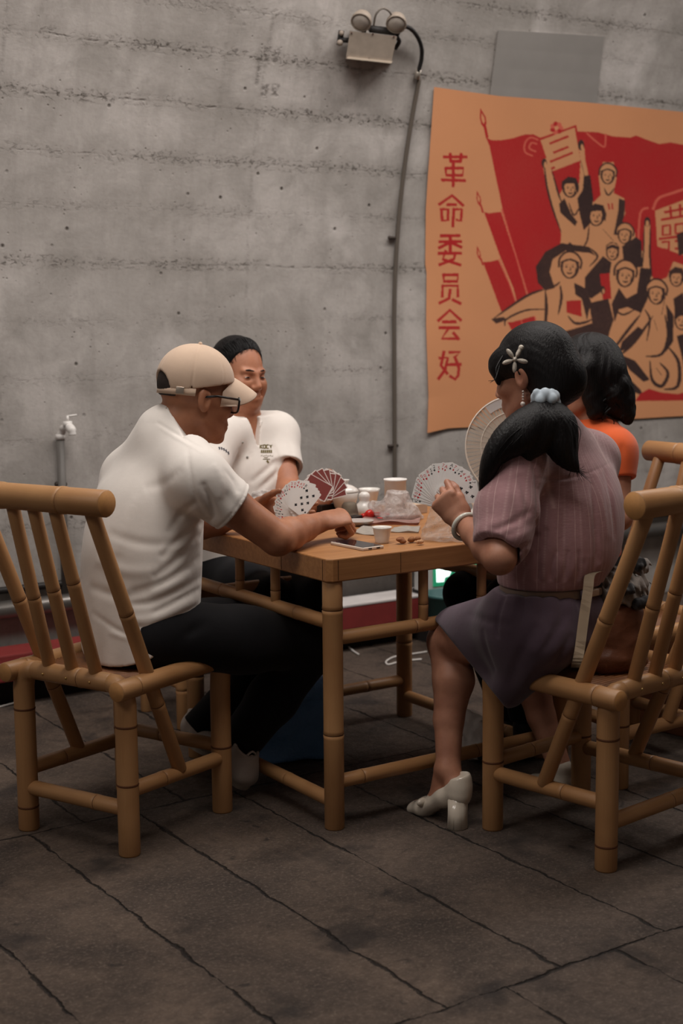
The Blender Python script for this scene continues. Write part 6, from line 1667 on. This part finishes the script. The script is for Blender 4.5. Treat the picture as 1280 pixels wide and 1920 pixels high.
fan(at(562, 951, 4.12), RH, vec(-.15, -.95, .2), 205, 52, 22, 'playing card in the crowded face-up fan held by the man in the cap', 'cards of the man in the beige cap', .016)
fan(at(608, 922, 4.585), RH, vec(.12, .95, -.2), -150, -14, 9, 'playing card with maroon back in the fan of the man in the printed polo', 'cards of the man in the printed polo', .020)

# ================================================================== things on the table
PORC = mat('white porcelain', (226, 222, 216), .18, coat=.3)
TZ = TH
def onT(px, py): return on_z(px, py, TZ)
def lathe_thing(name, px, py, prof, m, label, cat, n=36):
    P = onT(px, py); bm = bmesh.new(); bm_lathe(bm, prof, n)
    o = from_bm(name, bm, m); o.location = V(P); return prop(o, label, cat)
# phone
pc = [onT(614, 1021), onT(655, 1015.5), onT(725, 1027), onT(684, 1037)]
ctr = sum(pc) / 4; lx = _n((pc[2] + pc[3]) / 2 - (pc[0] + pc[1]) / 2); rz = math.atan2(lx[1], lx[0])
ph = empty('smartphone', (ctr[0], ctr[1], TZ), 'smartphone in a pale case lying near the front corner of the table', 'smartphone', rz=rz)
bm = bmesh.new(); bm_box(bm, (0, 0, .0045), (.150, .074, .009), bevel=.0035, seg=3); from_bm('case', bm, mat('cream phone case', (214, 200, 186), .4), ph, False, smooth=False)
bm = bmesh.new(); bm_box(bm, (0, 0, .0092), (.143, .068, .0006)); from_bm('screen', bm, mat('dark glass screen', (34, 30, 34), .06, spec=.6), ph, False, smooth=False)
for yy in (-.012, .016):
    bm = bmesh.new(); bm_box(bm, (.0752, yy, .0045), (.0008, .012, .0032)); from_bm('port', bm, mat('dark port', (28, 26, 26), .5), ph, False, smooth=False)
lathe_thing('tea_cup', 716, 1018, [(0, .003), (.016, .003), (.0165, 0), (.018, .0), (.0195, .004), (.0215, .016), (.0255, .040), (.0285, .0455), (.0275, .0462), (.0245, .042), (.0205, .016), (.0175, .006), (0, .005)], PORC, 'small flared white tea cup beside the smartphone', 'cup')
def lump(name, px, py, r, col, label, cat, seed, sq=(1, .8, .7)):
    P = onT(px, py); s = Sculpt(); rr = random.Random(seed)
    for k in range(5): s.ell(P + np.array((rr.uniform(-r, r) * .6, rr.uniform(-r, r) * .6, r * .5 + rr.uniform(0, r) * .5)), (r * sq[0] * rr.uniform(.5, .8), r * sq[1] * rr.uniform(.5, .8), r * sq[2] * rr.uniform(.5, .8)), None, .004)
    s.cut((0, 0, TZ + .0006), -ZZ, .001)
    prop(sculpt_obj(name, s, mat('peel ' + str(seed), col, .7, .3, 200, bump=.5, bscale=300), None, .0016), label, cat)
lump('fruit_peel', 752, 1020, .014, (134, 84, 50), 'dark brown curl of peel nearest the small tea cup', 'peel', 5)
lump('fruit_peel', 776, 1018, .015, (142, 94, 56), 'larger brown piece of peel right of the dark curl', 'peel', 8)
lump('fruit_peel', 787, 1022, .011, (190, 146, 108), 'pale bit of peel at the table edge, right of the brown piece', 'peel', 21)
PAPER = mat('printed paper scrap', (206, 198, 188), .8, .10, 70)
def sheet(name, pts, label, cat, m, amp=.004, seed=1, n=14, z=.0012):
    P = [onT(*q) for q in pts]; rr = np.random.RandomState(seed); ph_ = rr.rand(6) * 6
    bm = bmesh.new(); g = []
    for j in range(n + 1):
        v = j / n; row = []
        for i in range(n + 1):
            u = i / n; q = (1 - v) * ((1 - u) * P[0] + u * P[1]) + v * ((1 - u) * P[3] + u * P[2])
            h = z + amp * (1 + math.sin(u * 7 + ph_[0] + 3 * v) * .5 + math.sin(v * 9 + ph_[1] - 4 * u) * .5) * .5
            row.append(bm.verts.new((q[0], q[1], TZ + h)))
        g.append(row)
    for j in range(n):
        for i in range(n): bm.faces.new((g[j][i], g[j][i + 1], g[j + 1][i + 1], g[j + 1][i]))
    bmesh.ops.solidify(bm, geom=bm.faces, thickness=.0004); bmesh.ops.recalc_face_normals(bm, faces=bm.faces)
    return prop(from_bm(name, bm, m), label, cat)
sheet('paper_scrap', [(656, 1000), (684, 987), (724, 989), (708, 1006)], 'crumpled pale paper scrap behind the small tea cup, left one', 'paper', PAPER, .006, 2)
sheet('paper_scrap', [(732, 999), (738, 990), (788, 989), (784, 1000)], 'crumpled pale paper scrap right of the small tea cup, near the peel', 'paper', PAPER, .006, 6)
WRAP = mat('printed snack wrapper', (206, 168, 158), .3, .12, 40)
wr = sheet('snack_wrapper', [(676, 984), (690, 966), (790, 970), (784, 985)], 'flat pale snack wrapper with red print in the middle of the table', 'wrapper', WRAP, .012, 4)
for k, (x, y, w) in enumerate(((708, 974, .022), (712, 979, .018), (727, 972, .012), (745, 975, .010))):
    bm = bmesh.new(); P = onT(x, y); bm_box(bm, (P[0], P[1], TZ + .0135), (w, .012, .001), Matrix.Rotation(.6 + k, 3, 'Z')); from_bm('red_mark', bm, CR, wr, smooth=False)
s = Sculpt(); P = onT(693, 974) + ZZ * .016
s.ell(P, (.017, .014, .016), None, .004); s.cone(P + vec(-.02, 0, -.006), P + vec(.03, .02, .0), .010, .006, .006)
prop(sculpt_obj('candied_fruit', s, mat('glossy red fruit', (190, 40, 32), .2, .25, 120), None, .002), 'glossy red candied fruit lying by the snack wrapper', 'fruit')
lathe_thing('saucer', 673, 985, [(0, .004), (.022, .003), (.024, 0), (.028, .001), (.045, .014), (.046, .016), (.044, .016), (.028, .006), (0, .006)], mat('grey saucer', (176, 166, 160), .3), 'small grey saucer by the right fist of the man in the cap', 'saucer')
# lidded tea bowl
P = onT(646, 960)
gw = empty('tea_bowl', V(P), 'white lidded tea bowl near the maroon-backed cards', 'tea bowl')
def lpart(name, prof, m, parent, M=None):
    bm = bmesh.new(); bm_lathe(bm, prof, 40, M); return from_bm(name, bm, m, parent, False)
lpart('bowl', [(0, .004), (.020, .004), (.021, 0), (.024, 0), (.025, .004), (.034, .018), (.041, .040), (.046, .066), (.045, .067), (.039, .040), (.03, .018), (0, .010)], PORC, gw)
lid = lpart('lid', [(.0465, .068), (.047, .070), (.042, .078), (.026, .088), (.013, .092), (.0115, .098), (.016, .105), (.0165, .108), (.012, .108), (0, .103)], PORC, gw)
lathe_thing('porcelain_cup', 692, 950, [(0, .004), (.014, .004), (.016, 0), (.018, .0), (.019, .006), (.026, .02), (.034, .052), (.037, .062), (.0355, .062), (.031, .050), (.023, .02), (0, .010)], PORC, 'wide white porcelain cup standing behind the gourd-shaped white flask', 'cup')
lathe_thing('flask', 683, 966, [(0, .002), (.026, .002), (.030, .008), (.031, .022), (.025, .036), (.017, .044), (.016, .050), (.019, .060), (.017, .070), (.010, .076), (0, .077)], PORC, 'small gourd-shaped white flask in front of the porcelain cup', 'flask')
tsn = lathe_thing('tea_strainer', 655, 972, [(.030, .0), (.033, .002), (.033, .006), (.030, .008), (.028, .022), (.024, .044), (.018, .052), (0, .054)], mat('steel mesh', (112, 100, 86), .4, .25, 500, metal=.7, bump=.9, bscale=600), 'upturned steel mesh tea strainer in front of the lidded bowl', 'strainer')
bm = bmesh.new(); P = onT(664, 978); bm_box(bm, (P[0], P[1], TZ + .009), (.06, .03, .018), Matrix.Rotation(.5, 3, 'Z'), .003)
prop(from_bm('lighter_case', bm, mat('black plastic box', (20, 18, 20), .4), smooth=False), 'small black box beside the steel tea strainer', 'box')
P = onT(610, 958); bm = bmesh.new(); bm_box(bm, (P[0], P[1], TZ + .014), (.12, .07, .028), Matrix.Rotation(.3, 3, 'Z'), .004)
prop(from_bm('dark_tray', bm, mat('dark brown tray', (38, 30, 28), .4), smooth=False), 'dark low tray beyond the fist of the man in the cap', 'tray')
P = onT(592, 980); bm = bmesh.new(); bm_box(bm, (P[0], P[1], TZ + .011), (.06, .035, .022), Matrix.Rotation(.6, 3, 'Z'), .003)
prop(from_bm('foil_packet', bm, mat('silver foil', (128, 120, 116), .3, .2, 60, metal=.5), smooth=False), 'silver foil packet under the cards of the man in the cap', 'packet')
lump('snack_packet', 566, 980, .022, (176, 128, 98), 'crumpled brown snack packet under the cards of the man in the cap', 'packet', 31)
# white container in a plastic bag
lathe_thing('white_container', 741, 960, [(0, .002), (.034, .002), (.036, .006), (.036, .104), (.0385, .105), (.0385, .110), (.034, .110), (.033, .102), (0, .100)], mat('white paper tub', (228, 224, 220), .5), 'round white tub standing in the hazy plastic bag', 'tub')
def bag_mat(name, col, alpha, rough):
    g = NT(name); co = g.n('ShaderNodeTexCoord').outputs['Object']
    f = g.ramp(g.noise(co, 38, 5, .6, 1.2), .35, .72, alpha * .55, min(1, alpha * 1.5)); g.link(f, g.b.inputs['Alpha'])
    g.b.inputs['Base Color'].default_value = (*lin(col), 1); g.b.inputs['Roughness'].default_value = rough; g.b.inputs['Specular IOR Level'].default_value = .6
    g.bump(g.noise(co, 45, 5, .65, 1.5), .9, .006); return g.m
HAZE = bag_mat('hazy plastic', (218, 210, 206), .55, .3); CLEAR = bag_mat('clear plastic', (206, 196, 188), .34, .2)
def crumple(s, lo, hi, amp, fr, seed):
    rr = np.random.RandomState(seed); K = rr.randn(7, 3).astype(F32) * fr; ph_ = rr.rand(7).astype(F32) * 6
    def f(P):
        d = 0
        for k in range(7): d = d + np.abs(np.sin(P @ K[k] + ph_[k])) / 7
        return (amp * (d - .6) * 2).astype(F32)
    s.warp(f, lo, hi)
s = Sculpt(); P = onT(745, 975)
s.oval(P + ZZ * .02, P + ZZ * .085, vec(1, 0), (.066, .052), (.036, .034), .03, cap=.5); s.cone(P + vec(.03, 0, .02), P + vec(.075, .01, .006), .03, .012, .02); s.cone(P + vec(-.03, 0, .03), P + vec(-.075, .03, .045), .03, .016, .02); s.cut((0, 0, TZ + .001), -ZZ, .002)
crumple(s, P - .2, P + .2, .008, 34, 3)
s.ell(P + ZZ * .13, (.040, .040, .05), None, .01, sub=True)
prop(sculpt_obj('plastic_bag', s, HAZE, None, .0028), 'hazy white plastic bag slumped round the white tub', 'plastic bag')
s = Sculpt(); P = onT(842, 1012)
s.oval(P + ZZ * .015, P + ZZ * .075, vec(1, .2), (.085, .060), (.045, .035), .03, cap=.5); s.cone(P + vec(-.03, 0, .05), P + vec(-.045, 0, .085), .04, .012, .02); s.cone(P + vec(.03, -.02, .02), P + vec(.09, -.01, .008), .035, .014, .02); s.cut((0, 0, TZ + .001), -ZZ, .002)
crumple(s, P - .2, P + .2, .010, 55, 9)
prop(sculpt_obj('plastic_bag', s, CLEAR, None, .0028), 'clear crumpled plastic bag under the forearm of the woman in mauve', 'plastic bag')
s = Sculpt(); P = onT(492, 952); s.oval(P + ZZ * .02, P + ZZ * .05, vec(1, .2), (.05, .035), (.035, .02), .03, cap=.5); s.cut((0, 0, TZ + .001), -ZZ, .002); crumple(s, P - .2, P + .2, .009, 70, 5)
prop(sculpt_obj('plastic_bag', s, HAZE, None, .0028), 'small white plastic bag behind the left hand of the man in the cap', 'plastic bag')
P = onT(780, 962); bm = bmesh.new(); bm_box(bm, (P[0], P[1], TZ + .016), (.06, .045, .032), Matrix.Rotation(.2, 3, 'Z'), .002)
prop(from_bm('carton', bm, mat('beige carton', (190, 168, 146), .7), smooth=False), 'small beige carton half behind the hazy plastic bag', 'carton')
lathe_thing('porcelain_jar', 893, 975, [(0, .002), (.026, .002), (.030, .010), (.024, .026), (.014, .036), (.012, .046), (.018, .056), (.017, .058), (0, .05)], PORC, 'little white porcelain jar behind the bangled wrist of the woman in mauve', 'jar')
# folding fan held by the woman in orange
pv = at(966, 838, 4.50); FN = _n(vec(.10, -.97, .15)); FU = _n(RH - FN * (RH @ FN)); FV = np.cross(FN, FU) * 1.0
FV = FV if FV[2] > 0 else -FV
hf = empty('hand_fan', V(pv), 'open white folding fan held in front of the orange-topped woman', 'fan')
FANW = mat('white carved fan', (214, 206, 194), .5)
R0, R1 = .052, .162
n = 34; a0, a1 = math.radians(96), math.radians(258)
for k in range(n):
    a = a0 + (a1 - a0) * k / (n - 1); d = FU * math.cos(a) + FV * math.sin(a); x = np.cross(FN, d); off = FN * (.0012 * (k % 2) + .00012 * k)
    bm = bmesh.new(); prof = [(.012, .0022), (R0, .0030), (.10, .0040), (R1 - .01, .0052), (R1, .0052)]
    vs = [bm.verts.new(V(pv + d * r + x * w + off)) for r, w in prof] + [bm.verts.new(V(pv + d * r - x * w + off)) for r, w in prof[::-1]]
    bm.faces.new(vs); bmesh.ops.solidify(bm, geom=bm.faces, thickness=.0009)
    from_bm('rib', bm, FANW, hf, smooth=False)
bm = bmesh.new(); pa = [];
for rr_, w in ((R1 - .001, .004), (.112, .0018), (.082, .0018)):
    A = np.linspace(a0, a1, 60)
    bm_tube(bm, [pv + (FU * math.cos(a) + FV * math.sin(a)) * rr_ + FN * .003 for a in A], w * .6, 6, True, uvs=False)
from_bm('ribbon', bm, FANW, hf)
bm = bmesh.new(); A = np.linspace(a0, a0 + .55, 14); q0 = [pv + (FU * math.cos(a) + FV * math.sin(a)) * (R1 + .002) + FN * .004 for a in A]; q1 = [pv + (FU * math.cos(a) + FV * math.sin(a)) * (R1 - .03) + FN * .004 for a in A]
v0 = [bm.verts.new(V(q)) for q in q0]; v1 = [bm.verts.new(V(q)) for q in q1]
for i in range(13): bm.faces.new((v0[i], v0[i + 1], v1[i + 1], v1[i]))
bmesh.ops.solidify(bm, geom=bm.faces, thickness=.001); from_bm('leaf', bm, mat('white fan leaf', (226, 222, 220), .6), hf, smooth=False)

# ================================================================== bags and things on the floor
NAVY = bag_mat('blue woven bag', (92, 136, 184), 3.0, .5)
s = Sculpt(); c0 = np.array([*on_z(532, 1432, 0)[:2], 0]) + np.array([.05, .05, 0]); bx_ = _n(np.array([.62, -.2, 0])); by_ = np.array([-bx_[1], bx_[0], 0]); M = np.stack([bx_, by_, ZZ], 1)
s.box(c0 + ZZ * .13, (.125, .07, .13), M, .02, .01); crumple(s, c0 - .3, c0 + .4, .010, 26, 4); s.cut((0, 0, .002), -ZZ, .003)
tb = empty('tote_bag', V(c0), 'blue tote bag standing on the floor under the table', 'bag')
sculpt_obj('shell', s, NAVY, tb, .005)
for e in (-1, 1):
    bm = bmesh.new(); bm_tube(bm, smooth_path([c0 + M @ np.array((-.05, e * .05, .25)), c0 + M @ np.array((-.03, e * .06, .33)), c0 + M @ np.array((.03, e * .06, .33)), c0 + M @ np.array((.05, e * .05, .25))], 6), .006, 8, flat=.4); from_bm('handle', bm, NAVY, tb)
s = Sculpt(); c0 = np.array([*on_z(897, 1424, 0)[:2], 0]); s.oval(c0 + ZZ * .03, c0 + ZZ * .12, RH, (.064, .055), (.045, .03), .03, cap=.5); s.cone(c0 + vec(-.02, 0, .1), c0 + vec(-.035, 0, .15), .03, .012, .02); s.cone(c0 + vec(.03, 0, .1), c0 + vec(.040, 0, .14), .026, .012, .02); crumple(s, c0 - .2, c0 + .3, .014, 40, 6); s.cut((0, 0, .002), -ZZ, .003)
prop(sculpt_obj('plastic_bag', s, mat('white shopping bag', (226, 218, 210), .4, .08, 40), None, .004), 'white plastic shopping bag on the floor behind the leg of the woman in mauve', 'plastic bag')
# brown leather bag on the mauve woman's chair, overflowing
LEA = mat('brown leather', (96, 56, 36), .45, .2, 14, bump=.3, bscale=220)
hb_ = empty('leather_bag', V(at(1160, 1270, 3.80)), 'brown leather bag stuffed with clothes on the chair behind the woman in mauve', 'bag')
s = Sculpt(); bxv = vec(.88, .45); byv = np.cross(ZZ, bxv)
s.oval(at(1152, 1240, 3.74), at(1150, 1150, 3.74), bxv, (.100, .062), (.088, .058), .03, cap=.6)
s.ell(at(1158, 1092, 3.74), (.080, .050, .06), np.stack([bxv, byv, ZZ], 1), .006, sub=True)
s.crease(at(1110, 1210, 3.67), at(1180, 1222, 3.67), .006, .006); s.crease(at(1110, 1235, 3.67), at(1200, 1240, 3.67), -.006, .012)
crumple(s, at(1160, 1180, 3.78) - .2, at(1160, 1180, 3.78) + .2, .004, 30, 2)
sculpt_obj('shell', s, LEA, hb_, .0035)
STRAP = cloth_mat('beige webbing strap', (176, 156, 132), .08)
bm = bmesh.new()
sp_ = smooth_path([at(1122, 1070, 3.66), at(1106, 1078, 3.62), at(1102, 1105, 3.60), at(1094, 1160, 3.585), at(1086, 1220, 3.60), at(1079, 1252, 3.63)], 6)
prev = None
for q in sp_:
    a_ = bm.verts.new(V(q + RT * -.013)); b_ = bm.verts.new(V(q + RT * .013))
    if prev: bm.faces.new((prev[0], prev[1], b_, a_))
    prev = (a_, b_)
bmesh.ops.solidify(bm, geom=bm.faces, thickness=.003); from_bm('strap', bm, STRAP, hb_)
GREYC = cloth_mat('grey cloth', (120, 112, 106), .2, bump=.6); BLKC = cloth_mat('black cloth', (22, 20, 22), .15, bump=.6)
s = Sculpt()
for (x, y, t, r) in ((1122, 1092, 3.72, .036), (1156, 1080, 3.74, .045), (1188, 1098, 3.73, .042), (1196, 1062, 3.78, .034), (1150, 1112, 3.71, .042), (1180, 1120, 3.72, .04)): s.ell(at(x, y, t), (r, r * .8, r * .6), None, .02)
crumple(s, at(1160, 1085, 3.74) - .15, at(1160, 1085, 3.74) + .15, .016, 60, 12)
prop(sculpt_obj('folded_jacket', s, GREYC, None, .003), 'crumpled grey jacket spilling from the brown leather bag', 'jacket')
s = Sculpt()
for (x, y, t, r) in ((1198, 1058, 3.73, .026), (1172, 1104, 3.675, .028), (1116, 1098, 3.69, .020), (1203, 1130, 3.70, .028)): s.ell(at(x, y, t), (r, r * .7, r * .7), None, .016)
crumple(s, at(1170, 1085, 3.78) - .15, at(1170, 1085, 3.78) + .15, .010, 70, 14)
prop(sculpt_obj('black_scarf', s, BLKC, None, .003), 'black cloth bundle on top of the brown leather bag', 'cloth')
bm = bmesh.new(); q = [at(1096, 1082, 3.70), at(1108, 1064, 3.70), at(1152, 1054, 3.74), at(1150, 1060, 3.76), at(1118, 1076, 3.73)]
bm.faces.new([bm.verts.new(V(v)) for v in q]); bmesh.ops.solidify(bm, geom=bm.faces, thickness=.0012)
prop(from_bm('paper_bag_edge', bm, mat('white paper', (206, 200, 198), .7), smooth=False), 'folded white paper sticking up from the brown leather bag', 'paper')
# tan box on the floor behind the right-hand chair
c0 = np.array([1.50, .04, 0]); bx = empty('cardboard_box', (c0[0] + .1, c0[1] + .12, 0), 'brown cardboard box on the floor behind the right-hand bamboo chair', 'box')
KRAFT = mat('brown cardboard', (124, 80, 52), .8, .08, 8)
bm = bmesh.new(); bm_box(bm, (c0[0] + .10, c0[1] + .12, .17), (.34, .30, .34), Matrix.Rotation(.15, 3, 'Z'), .004); from_bm('carton', bm, KRAFT, bx, smooth=False)
bm = bmesh.new(); bm_box(bm, (c0[0] + .10, c0[1] + .12, .341), (.05, .302, .002), Matrix.Rotation(.15, 3, 'Z')); from_bm('tape', bm, mat('parcel tape', (150, 110, 76), .3), bx, smooth=False)
